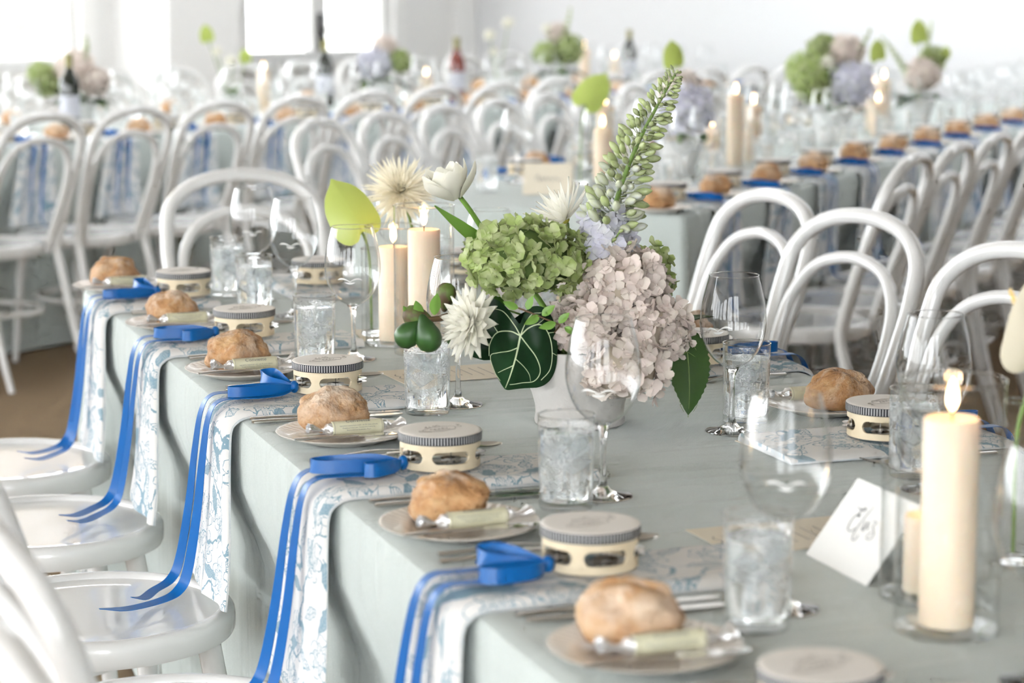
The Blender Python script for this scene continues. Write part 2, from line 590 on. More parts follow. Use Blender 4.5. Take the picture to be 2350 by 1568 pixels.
def place(name, me, parent=None, M=None):
    o = bpy.data.objects.new(name, me)
    col.objects.link(o)
    o.parent = parent
    if M is not None:
        o.matrix_basis = M
    return o

def tag(o, label, cat, group=None, kind=None):
    if label:
        o['label'] = label
    if cat:
        o['category'] = cat
    if group:
        o['group'] = group
    if kind:
        o['kind'] = kind
    return o

def thing(name, label, cat, group=None, M=None):
    o = bpy.data.objects.new(name, None)
    o.empty_display_size = .05
    col.objects.link(o)
    if M is not None:
        o.matrix_basis = M
    return tag(o, label, cat, group)

def copy_tree(o, parent=None):
    c = o.copy()
    col.objects.link(c)
    c.parent = parent
    for ch in o.children:
        copy_tree(ch, c)
    return c

class Proto:
    """first use hands out the original, later uses copies of it with all its parts"""
    def __init__(self, root):
        self.root, self.used = root, False
    def put(self, M, label=None, group=None, cat=None):
        if self.used:
            o = copy_tree(self.root)
        else:
            o, self.used = self.root, True
        o.matrix_basis = M
        if label:
            o['label'] = label
        if cat:
            o['category'] = cat
        if group:
            o['group'] = group
        elif 'group' in o:
            del o['group']
        return o

def TR(x, y, z, rz=0, rx=0, ry=0, s=1):
    return Matrix.Translation((x, y, z)) @ Euler((rx, ry, rz)).to_matrix().to_4x4() @ Matrix.Scale(s, 4)

def frame(loc, axis, spin=0, s=1):
    """matrix whose local z points along axis"""
    q = Vector((0, 0, 1)).rotation_difference(Vector(axis).normalized())
    return Matrix.Translation(loc) @ q.to_matrix().to_4x4() @ Matrix.Rotation(spin, 4, 'Z') @ Matrix.Scale(s, 4)

ORD = ['first', 'second', 'third', 'fourth', 'fifth', 'sixth', 'seventh', 'eighth', 'ninth', 'tenth', 'eleventh', 'twelfth', 'thirteenth', 'fourteenth']

# text as flat mesh
def text_mesh(s, size, mat, shear=0.0):
    cu = bpy.data.curves.new('lettering', 'FONT')
    cu.body = s
    cu.size = size
    cu.shear = shear
    cu.align_x = 'CENTER'
    cu.resolution_u = 2
    o = bpy.data.objects.new('lettering', cu)
    col.objects.link(o)
    dg = bpy.context.evaluated_depsgraph_get()
    me = bpy.data.meshes.new_from_object(o.evaluated_get(dg))
    bpy.data.objects.remove(o)
    bpy.data.curves.remove(cu)
    me.materials.clear()
    me.materials.append(MAT[mat])
    return me

# ---------------------------------------------------------------- layout frames
TZ = .745
A1 = radians(19.26)
T1 = TR(-.826, 4.454, 0, A1)
W1 = .92
T2 = TR(.446, 5.87, 0, radians(-26))
W2 = .98
TL = TR(-1.21, 8.85, 0, radians(-35.5))
WL = .95

# ---------------------------------------------------------------- room
def struct(name, mb, mat, M=None, parent=None, smooth=False):
    o = mb.build(name, mat, parent, smooth=smooth)
    if M is not None:
        o.matrix_basis = M
    if parent is None:
        o['kind'] = 'structure'
    return o

fl = MB().box((-14, -6, -.06), (14, 30, 0))
struct('floor', fl, 'carpet')
gr = MB().box((-120, -80, -.4), (120, 160, -.08))
struct('ground', gr, 'ground_stone')
CEIL = 3.7
# window wall: local x runs along it, y points out of the room
WA = radians(40)
WW = TR(-2.72, 13.15, 0, WA)
def wall_piece(x0, x1, z0, z1, y0=0, y1=.22):
    return (x0, y0, z0), (x1, y1, z1)
def wx(px, y0=0.0):
    """x on the window wall where a given bearing meets it"""
    b = (px - 1175) / 5300.0
    # (ox + x*c) = b*(oy + x*s)
    ox, oy = -2.72, 13.15
    return (b * oy - ox) / (cos(WA) - b * sin(WA))
xw = dict(w1r=wx(192), w2l=wx(566), m0=wx(726), m1=wx(760), w2r=wx(903), corner=wx(1075))
SILL, HEAD = .80, 3.25
wl = MB()
wins = [(-7.3, -5.45), (-5.2, -3.35), (-3.1, -1.35), (-1.10, xw['w1r']), (xw['w2l'], xw['w2r'])]
x = -7.6
for a, b in wins:
    wl.box(*wall_piece(x, a, 0, CEIL))
    wl.box(*wall_piece(a, b, 0, SILL))
    wl.box(*wall_piece(a, b, HEAD, CEIL))
    x = b
wl.box(*wall_piece(x, xw['corner'], 0, CEIL))
wall_l = struct('wall_left', wl, 'wall_paint', WW)
for i, (a, b) in enumerate(wins):
    fr = thing('window_%d' % (i + 1), None, None, M=WW)
    fr['kind'] = 'structure'
    t = .055
    m = MB()
    for q in ((a, a + t, SILL, HEAD), (b - t, b, SILL, HEAD), (a + t, b - t, SILL, SILL + .06), (a + t, b - t, HEAD - .06, HEAD)):
        m.box((q[0], .04, q[2]), (q[1], .12, q[3]))
    m.build('window_frame', 'trim_paint', fr, smooth=False)
    c0, c1 = ((xw['m0'], xw['m1']) if i == 4 else ((a + b) / 2 - .05, (a + b) / 2 + .05))
    if i != 3:
        MB().box((c0, .03, SILL), (c1, .11, HEAD)).build('mullion', 'trim_paint', fr, smooth=False)
        panes = ((a + t, c0), (c1, b - t))
    else:
        panes = ((a + t, b - t),)
    for p0, p1 in panes:
        MB().box((p0, .075, SILL + .05), (p1, .081, HEAD - .05)).build('pane', 'window_glass', fr, smooth=False)
    MB().box((a - .06, -.05, SILL - .04), (b + .06, .04, SILL)).build('window_sill', 'trim_paint', fr, smooth=False)
    for q in ((a - .10, a), (b, b + .10)):
        MB().box((q[0], -.025, SILL), (q[1], 0, HEAD)).build('casing', 'trim_paint', fr, smooth=False)
    if i == 4:
        mh = MB()
        cx = (c0 + c1) / 2
        mh.box((cx - .016, .005, .86), (cx + .016, .03, 1.09))
        mh.tube([(cx, .012, .99), (cx, -.035, .99), (cx + .04, -.045, .99), (cx + .105, -.045, .985)], .009, 8)
        mh.build('handle', 'handle_metal', fr)
# column standing out of the window wall
def wxp(px, yy):
    b = (px - 1175) / 5300.0
    ox, oy = -2.72 - yy * sin(WA), 13.15 + yy * cos(WA)
    return (b * oy - ox) / (cos(WA) - b * sin(WA))
cl0 = wx(268)
dep = 0.0
while wxp(392, -dep) > cl0 and dep < .8:
    dep += .01
cl1 = wxp(556, -dep)
struct('wall_column', MB().box((cl0, -dep, 0), (cl1, 0, CEIL)), 'wall_paint', WW)
struct('trim_1', MB().box((xw['corner'] - .16, -.09, 0), (xw['corner'], 0, CEIL)), 'trim_paint', WW)
# long boarded wall meeting it at the corner
cnr = WW @ Vector((xw['corner'], 0, 0))
WR = TR(cnr.x, cnr.y, 0, WA - pi / 2 + radians(6))
struct('wall_right', MB().box((0, 0, 0), (17, .2, CEIL)), 'wall_boards', WR)
struct('baseboard_right', MB().box((0, -.02, 0), (17, 0, .16)), 'trim_paint', WR)
ce = MB()
yb = -3.3
for s0, s1 in ((8.7, 9.15), (11.5, 11.9)):      # unseen roof openings, added to brighten the back tables and walls
    ce.box((-8.7, yb, CEIL), (13, s0, CEIL + .1))
    ce.box((-8.7, s0, CEIL), (-5.5, s1, CEIL + .1))
    ce.box((8.5, s0, CEIL), (13, s1, CEIL + .1))
    yb = s1
ce.box((-8.7, yb, CEIL), (13, 24, CEIL + .1))
struct('ceiling', ce, 'ceiling_paint')

# the rest of the hall: tall side windows; those behind the camera added for light and reflections
def window_run(name, M, L, piers, sill, head):
    w = MB()
    x = 0.0
    for a, b in piers:
        w.box((x, 0, 0), (a, .22, CEIL))
        w.box((a, 0, 0), (b, .22, sill))
        w.box((a, 0, head), (b, .22, CEIL))
        w.box(((a + b) / 2 - .04, .06, sill), ((a + b) / 2 + .04, .14, head))
        x = b
    w.box((x, 0, 0), (L, .22, CEIL))
    struct(name, w, 'wall_paint', M)
window_run('wall_side', TR(-8.54, -3.2, 0, pi / 2), 11.5, [(.5 + 1.85 * k, 2.0 + 1.85 * k) for k in range(6)], .55, 3.35)
window_run('wall_back', TR(12.4, -3.2, 0, pi), 20.9, [(10.6 + 2.7 * k, 12.5 + 2.7 * k) for k in range(4)], .75, 3.1)
struct('wall_end', MB().box((12.2, -3.2, 0), (12.4, 4.2, CEIL)), 'wall_paint')

# outside the windows
def far_building(name, label, M, w, h, mat, nx, nz):
    t = thing(name, label, 'building', M=M)
    MB().box((-w / 2, 0, -.1), (w / 2, 6, h)).build('wall', mat, t, smooth=False)
    for i in range(nx):
        for k in range(nz):
            x0 = -w / 2 + (i + .5) * w / nx
            z0 = .9 + k * 3.0
            f = MB().box((x0 - .5, -.08, z0), (x0 + .5, .02, z0 + 1.5)).build('window', 'facade_white', t, smooth=False)
            MB().box((x0 - .42, -.1, z0 + .08), (x0 + .42, -.07, z0 + 1.42)).build('pane', 'facade_glass', f, smooth=False)
    MB().box((-w / 2 - .2, -.2, h), (w / 2 + .2, 6.2, h + .3)).build('cornice', 'facade_white', t, smooth=False)
far_building('town_house', 'pale yellow house across the street behind the single window', TR(-14.2, 50, 0, radians(6)), 10.5, 6.3, 'facade_yellow', 4, 2)
far_building('town_house', 'low white house beyond the window with the dark handle', TR(-4.6, 66, 0, radians(4)), 11, 3.3, 'facade_white', 5, 1)

# ---------------------------------------------------------------- cloth-covered tables
def tablecloth(name, label, M, x0, x1, y0, y1, amp, seed, floor=.012, ripple=False, group=None, tuck=.055):
    rnd = random.Random(seed)
    mb = MB()
    rr = .025
    per = []   # (x, y, nx, ny, s)
    step = .02
    def side(ax, ay, bx, by, nx, ny):
        L = sqrt((bx - ax) ** 2 + (by - ay) ** 2)
        k = max(2, int(L / step))
        for i in range(k):
            t = i / k
            per.append((ax + (bx - ax) * t, ay + (by - ay) * t, nx, ny))
    def corner(cx, cy, a0):
        for i in range(8):
            a = a0 + pi / 2 * i / 8
            per.append((cx + rr * cos(a), cy + rr * sin(a), cos(a), sin(a)))
    side(x0 + rr, y0, x1 - rr, y0, 0, -1)
    corner(x1 - rr, y0 + rr, -pi / 2)
    side(x1, y0 + rr, x1, y1 - rr, 1, 0)
    corner(x1 - rr, y1 - rr, 0)
    side(x1 - rr, y1, x0 + rr, y1, 0, 1)
    corner(x0 + rr, y1 - rr, pi / 2)
    side(x0, y1 - rr, x0, y0 + rr, -1, 0)
    corner(x0 + rr, y0 + rr, pi)
    s, pts = 0, []
    for i, p in enumerate(per):
        if i:
            s += sqrt((p[0] - per[i - 1][0]) ** 2 + (p[1] - per[i - 1][1]) ** 2)
        pts.append(s)
    rows = [(-.02, TZ), (-.009, TZ - .0006), (-.002, TZ - .004), (.0008, TZ - .011)]
    nd = 16
    for k in range(1, nd + 1):
        rows.append((None, TZ - .011 - (TZ - .011 - floor) * k / nd))
    base = len(mb.v)
    n = len(per)
    for (off, z) in rows:
        for p, s in zip(per, pts):
            if off is None:
                t = (TZ - z) / TZ
                cn = abs(p[2] * p[3]) * 2
                w = sin(s * 2 * pi / .137 + 1.7 * noise.noise((s * 3, seed, 0))) + .6 * sin(s * 2 * pi / .071 + 2.5 * noise.noise((s * 4, seed + 9, 0)))
                o = .002 + t * .012 + amp * w * min(1, t * 1.7) * (.5 + .5 * noise.noise((s * 1.3, seed, 3))) + amp * .6 * noise.noise((s * 9, z * 3, seed)) * t + cn * .05 * t
                o = max(o, .001)
                if abs(p[2]) > .99:          # long sides: chairs push the hanging cloth inwards
                    e = min(1, max(0, min(p[1] - y0, y1 - p[1]) - .03) / .08)
                    g = min(1, max(0, (t - .10) / .24))
                    g = g * g * (3 - 2 * g) * e
                    o = o * (1 - .55 * g) - tuck * g
            else:
                o = off
            mb.v.append(Vector((p[0] + p[2] * o, p[1] + p[3] * o, z)))
    for r in range(len(rows) - 1):
        for i in range(n):
            j = (i + 1) % n
            mb.face((base + r * n + i, base + (r + 1) * n + i, base + (r + 1) * n + j, base + r * n + j))
    def top(u, v):
        x = x0 + .02 + (x1 - x0 - .04) * u
        y = y0 + .02 + (y1 - y0 - .04) * v
        z = TZ
        if ripple:
            wn_ = max(0, 1 - ((y + 1.955) / .155) ** 2) * max(0, 1 - ((x - .468) / .122) ** 2)
            z += .0135 * (.5 + .5 * sin(y * 2 * pi / .042 + 4 * noise.noise((x * 2.6, y * 1.5, 1)))) ** 2 * wn_ * (.45 + .55 * noise.noise((x * 4, y * 9, 5)))
        return (x, y, z)
    nv = max(4, int((y1 - y0) / (.007 if ripple else .3)))
    mb.grid(top, 60 if ripple else 6, nv)
    o = mb.build(name, 'cloth_blue', None)
    o.matrix_basis = M
    tag(o, label, 'tablecloth', group)
    return o
tablecloth('tablecloth', 'duck-egg blue cloth on the long table with the hydrangea vase and Elvis card', T1, 0, W1, -4.1, .075, .006, 1, ripple=True)
tablecloth('tablecloth', 'duck-egg blue cloth with loose folds on the table whose end carries a cream name card', T2, -W2, 0, 0, 5.4, .02, 2)
tablecloth('tablecloth', 'duck-egg blue cloth on the long table beneath the windows, dark wine bottles on top', TL, -WL, 0, -3.4, 4.6, .008, 3)

# ---------------------------------------------------------------- bentwood chair (faces +y, seat centre at the origin)
def make_chair():
    t = thing('bentwood_chair', 'white bentwood chair', 'chair')
    s = MB().lathe([(0, .4515), (.12, .4518), (.171, .4522), (.178, .4535)], 56)
    s.build('seat_panel', 'chair_white', t)
    r = MB().lathe([(.1775, .4530), (.1790, .4585), (.1830, .4615), (.1890, .4620), (.1952, .4595), (.1996, .4540), (.2012, .4460), (.2012, .4290), (.1985, .4225), (.193, .4210), (.0, .4210)], 64)
    r.build('seat_ring', 'chair_white', t)
    half = [(.172, -.300, .0), (.168, -.245, .16), (.160, -.198, .36), (.158, -.181, .45), (.172, -.208, .56), (.181, -.245, .67), (.1835, -.271, .745), (.170, -.297, .825), (.105, -.314, .876), (0, -.319, .893)]
    path = catmull(half + [(-x, y, z) for x, y, z in half[::-1][1:]], 6)
    rad = []
    for p in path:
        rad.append(.0112 + .0048 * min(1, max(0, p.z / .4)))
    MB().tube(path, rad, 12).build('back_hoop', 'chair_white', t)
    half = [(.126, -.172, .425), (.130, -.182, .48), (.146, -.212, .58), (.152, -.243, .67), (.138, -.267, .74), (.090, -.285, .793), (0, -.292, .814)]
    MB().tube(catmull(half + [(-x, y, z) for x, y, z in half[::-1][1:]], 6), .0125, 12).build('inner_hoop', 'chair_white', t)
    for sx in (-1, 1):
        MB().tube(catmull([(.128 * sx, .118, .425), (.136 * sx, .136, .30), (.142 * sx, .148, .14), (.150 * sx, .162, 0)], 5), [.0175, .0165, .0145, .0115], 12).build('leg', 'chair_white', t)
    ring = [(.158 * cos(a), -.030 + .176 * sin(a), .235) for a in [2 * pi * k / 40 for k in range(40)]]
    MB().tube(ring, .0088, 8, closed=True).build('leg_ring', 'chair_white', t)
    return t
CHAIR = Proto(make_chair())

def chair_at(T, x, y, face, label, group=None, jig=0):
    """face: angle of the chair's forward direction in the table's frame"""
    return CHAIR.put(T @ TR(x, y, 0, face - pi / 2 + jig), label, group)

# ---------------------------------------------------------------- things of a place setting
def line2d(mb, pts, width, z=0, th=.00012, smooth=5):
    P = catmull([(p[0], p[1], z) for p in pts], smooth) if smooth else [Vector((p[0], p[1], z)) for p in pts]
    W = []
    for i in range(len(P)):
        t = P[min(i + 1, len(P) - 1)] - P[max(i - 1, 0)]
        W.append(Vector((-t.y, t.x, 0)) if t.length > 1e-9 else Vector((1, 0, 0)))
    mb.strip(P, W, width, th)

def make_drum_body(t):
    R, HH, TH = .0500, .043, .003
    seg = 260
    slots = [radians(-90 + 72 * k) for k in range(5)]
    zc, hz, ha = .0165, .0078, .50
    mb = MB()
    cols = []
    for k in range(seg):
        a = 2 * pi * k / seg
        lo = hi = zc
        for s in slots:
            d = (a - s + pi) % (2 * pi) - pi
            e = abs(d) / ha
            if e < 1:
                # capsule outline
                cap = hz / (R * ha)
                h = hz if e < 1 - cap else hz * sqrt(max(0, 1 - ((e - (1 - cap)) / cap) ** 2))
                lo, hi = zc - h, zc + h
        cols.append((a, lo, hi))
    for r in (R, R - TH):
        for a, lo, hi in cols:
            for z in (0, lo, hi, HH):
                mb.v.append(Vector((r * cos(a), r * sin(a), z)))
    S = seg * 4
    for k in range(seg):
        l = (k + 1) % seg
        a, b = k * 4, l * 4
        mb.face((a, b, b + 1, a + 1)); mb.face((a + 2, b + 2, b + 3, a + 3))
        mb.face((S + a + 1, S + b + 1, S + b, S + a)); mb.face((S + a + 3, S + b + 3, S + b + 2, S + a + 2))
        openk = (cols[k][2] - cols[k][1] > 1e-6) or (cols[l][2] - cols[l][1] > 1e-6)
        if not openk:
            mb.face((a + 1, b + 1, b + 2, a + 2)); mb.face((S + a + 2, S + b + 2, S + b + 1, S + a + 1))
        else:
            mb.face((a + 1, b + 1, S + b + 1, S + a + 1)); mb.face((S + a + 2, S + b + 2, b + 2, a + 2))
        mb.face((S + a, S + b, b, a))
    mb.build('frame', 'wood_pale', t, auto=35)
    MB().lathe([(.0522, HH - .0105), (.0524, HH - .009), (.0524, HH - .001), (.0520, HH + .0002)], 96, uvu=88).build('trim_band', 'braid_trim', t)
    mb = MB().lathe([(.0520, HH + .0002), (.0512, HH + .0008), (.047, HH + .0011), (.03, HH + .0009), (.0, HH + .0008)], 48)
    hd = mb.build('drumhead', 'drum_skin', t)
    c = MB()
    z = HH + .00125
    oval = [(.0235 * cos(a) * (1 + .06 * sin(5 * a)), .0125 * sin(a) * (1 + .10 * cos(7 * a))) for a in [2 * pi * k / 20 for k in range(21)]]
    line2d(c, oval, .0006, z)
    line2d(c, [(-.0235, 0), (-.029, .004), (-.031, -.001), (-.027, -.005), (-.019, -.009)], .0006, z)
    line2d(c, [(.0235, 0), (.029, -.004), (.033, .0), (.030, .005), (.036, .007), (.033, .011)], .0006, z)
    for q in (-.008, -.003, .003, .008):
        line2d(c, [(q, .0125), (q * 1.4, .0165), (q * .8, .0185), (q * 1.2 + .002, .0205)], .0005, z)
    line2d(c, [(-.014, .001), (-.011, .005), (-.009, -.003), (-.006, .004), (-.003, -.003), (0, .003), (.003, -.003), (.006, .004), (.009, -.002), (.013, .003)], .0006, z)
    line2d(c, [(-.011, -.006), (-.004, -.0075), (.004, -.006), (.011, -.007)], .0005, z)
    o = c.build('printed_crest', 'ink_soft', hd, smooth=False)
    o.rotation_euler.z = radians(20)
    for s in slots:
        j = MB()
        for zz, fl in ((zc - .0045, 1), (zc - .0005, -1)):
            j.lathe([(.0008, zz + .0014 * fl), (.005, zz + .0014 * fl), (.0065, zz), (.0125, zz - .0002 * fl), (.0125, zz - .0006 * fl), (.006, zz - .0006 * fl), (.0008, zz + .0006 * fl)], 20)
        j.tube([(0, 0, zc - hz - .002), (0, 0, zc + hz + .002)], .0007, 6)
        o = j.build('jingle', 'jingle_metal', t)
        rj = R - .0015 - .004
        o.location = (rj * cos(s), rj * sin(s), 0)

def make_ribbon(t, seed, x_edge=-.155, zb=.0, tail_len=1.0):
    """bow tied to the frame on the chair side, two tails running off the table and down to the seat"""
    rnd = random.Random(seed)
    kx, ky = -.0545, -.018 + rnd.uniform(-.006, .006)
    w = .0165
    def bow(points, lean):
        P = catmull([(kx, ky, w * .55)] + [(kx + a, ky + b, w * .55 + c) for a, b, c in points] + [(kx, ky - .003, w * .55)], 7)
        n = len(P)
        W = [Vector((lean * sin(pi * i / n) * .4, lean * sin(pi * i / n), 1)) for i in range(n)]
        WD = [w * (.45 + .55 * min(1, min(i, n - 1 - i) / 8)) for i in range(n)]
        return P, W, WD
    mb = MB()
    k = [rnd.uniform(.85, 1.15) for _ in range(4)]
    la = rnd.choice([0, 1, 2])
    if la == 0:
        loops = [([(-.030, .014, .003), (-.075 * k[0], .026, .002), (-.098 * k[0], .020, .001), (-.085 * k[0], .006, 0), (-.04, .0, 0)], .25),
                 ([(-.012, -.012, 0), (-.045 * k[1], -.030, 0), (-.062 * k[1], -.026, 0), (-.055 * k[1], -.014, 0), (-.02, -.006, 0)], .2)]
    elif la == 1:
        loops = [([(-.022, .020, .006), (-.040 * k[0], .046, .008), (-.058 * k[0], .044, .006), (-.056 * k[0], .020, .004), (-.025, .003, .001)], .5),
                 ([(-.02, -.020, 0), (-.06 * k[1], -.028, 0), (-.076 * k[1], -.018, 0), (-.065 * k[1], -.008, 0), (-.02, -.003, 0)], .2)]
    else:
        loops = [([(-.012, .030, .008), (-.018 * k[0], .055, .012), (-.034 * k[0], .052, .010), (-.032 * k[0], .024, .006), (-.015, .004, .002)], .6),
                 ([(-.03, -.012, 0), (-.075 * k[1], -.020, 0), (-.092 * k[1], -.012, 0), (-.08 * k[1], -.002, 0), (-.03, .002, 0)], .15)]
    for pts, lean in loops:
        P, W, WD = bow(pts, lean)
        mb.strip(P, W, WD, .0004)
    mb.ell((kx, ky, w * .58), (.007, .0065, .0092), 10, 8)
    mb.build('ribbon_bow', 'ribbon_blue', t)
    for i in range(2):
        y0 = ky - .020 + i * .050 + rnd.uniform(-.006, .006)
        dr = rnd.uniform(.0, .03) + i * .012
        L = tail_len * rnd.uniform(.35, 1.25)
        dv = rnd.uniform(-.035, .015)
        pts = [(kx, ky, .008), (kx - .022, (ky + y0) / 2, .0025 + zb), (kx - .055, y0, .0022 + zb), (x_edge + .014, y0 + .001, .0026 + zb), (x_edge - .016, y0 + .002, .0 + zb), (x_edge - .031, y0 + .004, -.022),
               (x_edge - .038, y0 + .012 + dr * .3, -.08), (x_edge - .046, y0 + .02 + dr * .7, -.17), (x_edge - .058, y0 + .03 + dr, -.255),
               (x_edge - .072, y0 + .03 + dr, -.284), (x_edge - .100, y0 + .02 + dr * .6, -.2925), (x_edge - .095 - .05 * L, y0 - .002 + dv * .5, -.2915), (x_edge - .095 - .085 * L, y0 - .012 + dv, -.285)]
        P = catmull(pts, 6)
        n = len(P)
        tw = rnd.uniform(.45, .95)
        W = []
        for q in range(n):
            f = q / n
            a = tw * max(0, min(1, (f - .35) / .35))
            W.append(Vector((-sin(a), cos(a), .2 * sin(a))))
        WD = [w * (.55 + .45 * min(1, q / 6)) * (1 if q < n - 4 else (n - 1 - q) / 4 * .8 + .2) for q in range(n)]
        mb = MB().strip(P, W, WD, .0004)
        mb.build('ribbon_tail', 'ribbon_blue', t)

NAP_TOP = .0146
def make_tambourine(seed):
    t = thing('tambourine', 'tambourine', 'tambourine')
    make_drum_body(t)
    if seed:
        make_ribbon(t, seed)
    return t

def make_napkin(seed, inner=.330):
    """folded napkin: lies on the table, rolls over the edge and hangs to the seat (setting frame, z 0 is the table top)"""
    rnd = random.Random(seed)
    mb = MB()
    path = [(inner, 0), (inner * .76, 0), (inner * .49, 0), (inner * .25, 0), (.03, 0), (.010, -.0005), (-.004, -.006), (-.0125, -.018), (-.0150, -.05), (-.0165, -.10), (-.018, -.16), (-.021, -.22), (-.027, -.275)]
    S = [0]
    for a, b in zip(path, path[1:]):
        S.append(S[-1] + sqrt((a[0] - b[0]) ** 2 + (a[1] - b[1]) ** 2))
    sub = []
    C = catmull([(p[0], 0, p[1]) for p in path], 4)
    cs = [0]
    for a, b in zip(C, C[1:]):
        cs.append(cs[-1] + (b - a).length)
    flare = rnd.uniform(.8, 1.2)
    prof_top = [(-.5, .004), (-.485, .0085), (-.46, .0118), (-.42, .0132), (-.37, .0128), (-.32, .0112), (-.25, .0105), (-.1, .0104), (.05, .0106), (.2, .0104), (.32, .0098), (.42, .0085), (.475, .006), (.5, .003)]
    prof = prof_top + [(.5, 0.0005), (.0, 0.0005), (-.5, 0.0005)]
    nP = len(prof)
    base = 0
    n = len(C)
    for i, p in enumerate(C):
        tt = (C[min(i + 1, n - 1)] - C[max(i - 1, 0)]).normalized()
        nn = Vector((-tt.z, 0, tt.x))
        if nn.z < 0 and p.z > -.002:
            nn = -nn
        if p.z <= -.002 and nn.x > 0:
            nn = -nn
        hang = max(0, -p.z) / .275
        w = .160 + .090 * flare * hang ** 1.15
        yc = -.012 + .040 * flare * hang
        for j, (a, h) in enumerate(prof):
            wav = hang * (.005 * sin(a * 9 + seed) + .003 * sin(a * 17 + seed * 2))
            hh = h * (1 - .2 * hang) + (max(wav, -h * .5) if h > .001 else 0)
            y = yc + a * w + .002 * noise.noise((cs[i] * 14, a * 3, seed))
            q = p + nn * hh
            mb.uv[len(mb.v)] = (cs[i], a * w + (0.4 if j >= len(prof_top) else 0))
            mb.v.append(Vector((q.x, y, q.z)))
    for i in range(n - 1):
        for j in range(nP):
            l = (j + 1) % nP
            mb.face((i * nP + j, i * nP + l, (i + 1) * nP + l, (i + 1) * nP + j))
    mb.face(range(nP))
    mb.face([(n - 1) * nP + j for j in range(nP)][::-1])
    me = mb.mesh('napkin', 'toile', True, 50)
    return me
NAPKINS = [make_napkin(k, (.20, .33, .27)[k] if k < 3 else .33) for k in range(7)]

def make_plate_mesh():
    mb = MB()
    prof = [(.0, .004), (.03, .004), (.046, .0042), (.054, .0062), (.060, .0088), (.066, .0104), (.074, .0119), (.082, .0133), (.0875, .0146), (.0895, .0150), (.0905, .0146), (.0895, .0134), (.075, .0088), (.056, .0022), (.050, .0), (.047, .0012), (.0, .0014)]
    seg = 192
    n = len(prof)
    for i, (r, z) in enumerate(prof):
        for k in range(seg):
            a = 2 * pi * k / seg
            zz = z + (.00045 * (1 if k % 4 < 2 else -1) if 5 <= i <= 8 else 0)
            mb.v.append(Vector((r * cos(a), r * sin(a), zz)))
    for i in range(n - 1):
        for k in range(seg):
            l = (k + 1) % seg
            mb.face((i * seg + k, i * seg + l, (i + 1) * seg + l, (i + 1) * seg + k))
    return mb.mesh('side_plate', 'china', True, 60)
PLATE = make_plate_mesh()

def make_roll(seed):
    rnd = random.Random(seed)
    mb = MB()
    seg, rings = 44, 26
    ax, ay, az = .047, .042, .033
    for i in range(rings + 1):
        t = pi * i / rings
        for k in range(seg):
            a = 2 * pi * k / seg
            d = Vector((sin(t) * cos(a), sin(t) * sin(a), cos(t)))
            s = 1 + .20 * noise.noise(d * 1.4 + Vector((seed * 3.1, 0, 0))) + .11 * noise.noise(d * 2.8 + Vector((0, seed, 0))) + .03 * noise.noise(d * 7)
            cr = abs(d.x * .35 + d.y * .9 + .25 * noise.noise(d * 2.2 + Vector((seed, 5, 0))))
            if d.z > .1:
                s += .07 * math.exp(-(cr / .12) ** 2) * d.z - .09 * math.exp(-((cr - .2) / .06) ** 2) * d.z
            p = Vector((d.x * ax, d.y * ay, d.z * az)) * s
            p.z = max(p.z, -.021 + .002 * noise.noise(d * 4)) + .0235
            mb.v.append(p)
    for i in range(rings):
        for k in range(seg):
            l = (k + 1) % seg
            mb.face((i * seg + k, (i + 1) * seg + k, (i + 1) * seg + l, i * seg + l))
    return mb.mesh('bread_roll', 'bread_crust')
ROLLS = [make_roll(k) for k in range(6)]

def make_butter():
    t = thing('wrapped_butter', 'butter', 'butter')
    r, L = .0098, .070
    mb = MB().tube([(-L / 2, 0, 0), (-L / 2 + .001, 0, 0), (L / 2 - .001, 0, 0), (L / 2, 0, 0)], [r * .93, r, r, r * .93], 22)
    b = mb.build('paper_sleeve', 'butter_paper', t, auto=30)
    for s in (-1, 1):
        m = MB()
        m.tube([(s * L / 2, 0, 0), (s * (L / 2 + .004), 0, 0), (s * (L / 2 + .009), 0, -.001), (s * (L / 2 + .013), 0, -.001)], [r * .92, r * .85, .0045, .0036], 14)
        m.tube([(s * (L / 2 + .013), 0, -.001), (s * (L / 2 + .019), .001, 0), (s * (L / 2 + .027), .002, .002), (s * (L / 2 + .031), .002, .003)], [.0036, .0065, .0105, .0118], 14, cap=False, flat=.55)
        for v in m.v:
            if abs(v.x) > L / 2 + .003:
                d = Vector((noise.noise(v * 230), noise.noise(v * 210 + Vector((7, 0, 0))), noise.noise(v * 190 + Vector((0, 9, 0)))))
                v += d * .0026
        m.build('foil_twist', 'foil', t, smooth=False)
    def on_paper(me, ang, dz=0):
        o = place('lettering', me, b)
        # text plane tangent to the sleeve, facing -y and up
        o.matrix_basis = Matrix.Rotation(ang, 4, 'X') @ TR(0, 0, r + .0003)
        return o
    me = text_mesh('Conviette', .0085, 'ink', .25)
    for v in me.vertices:
        a = v.co.y / r
        v.co.y, v.co.z = (r + .0002) * sin(a), (r + .0002) * cos(a) - r - .0003
    on_paper(me, radians(38))
    for k, s in enumerate(('Ingredients: pasteurised cream, salt 2%, lactic cultures', 'Produit en France par / Produced in France by', 'Beurre demi-sel de baratte, 20 g e')):
        me = text_mesh(s, .0024, 'ink')
        on_paper(me, radians(72 + 17 * k))
    for s in (-1, 1):
        m = MB().tube([(s * .0325 - .0002, 0, 0), (s * .0325 + .0002, 0, 0)], r + .0002, 22, cap=False)
        m.build('printed_band', 'ink_soft', b)
    return t
BUTTER = Proto(make_butter())

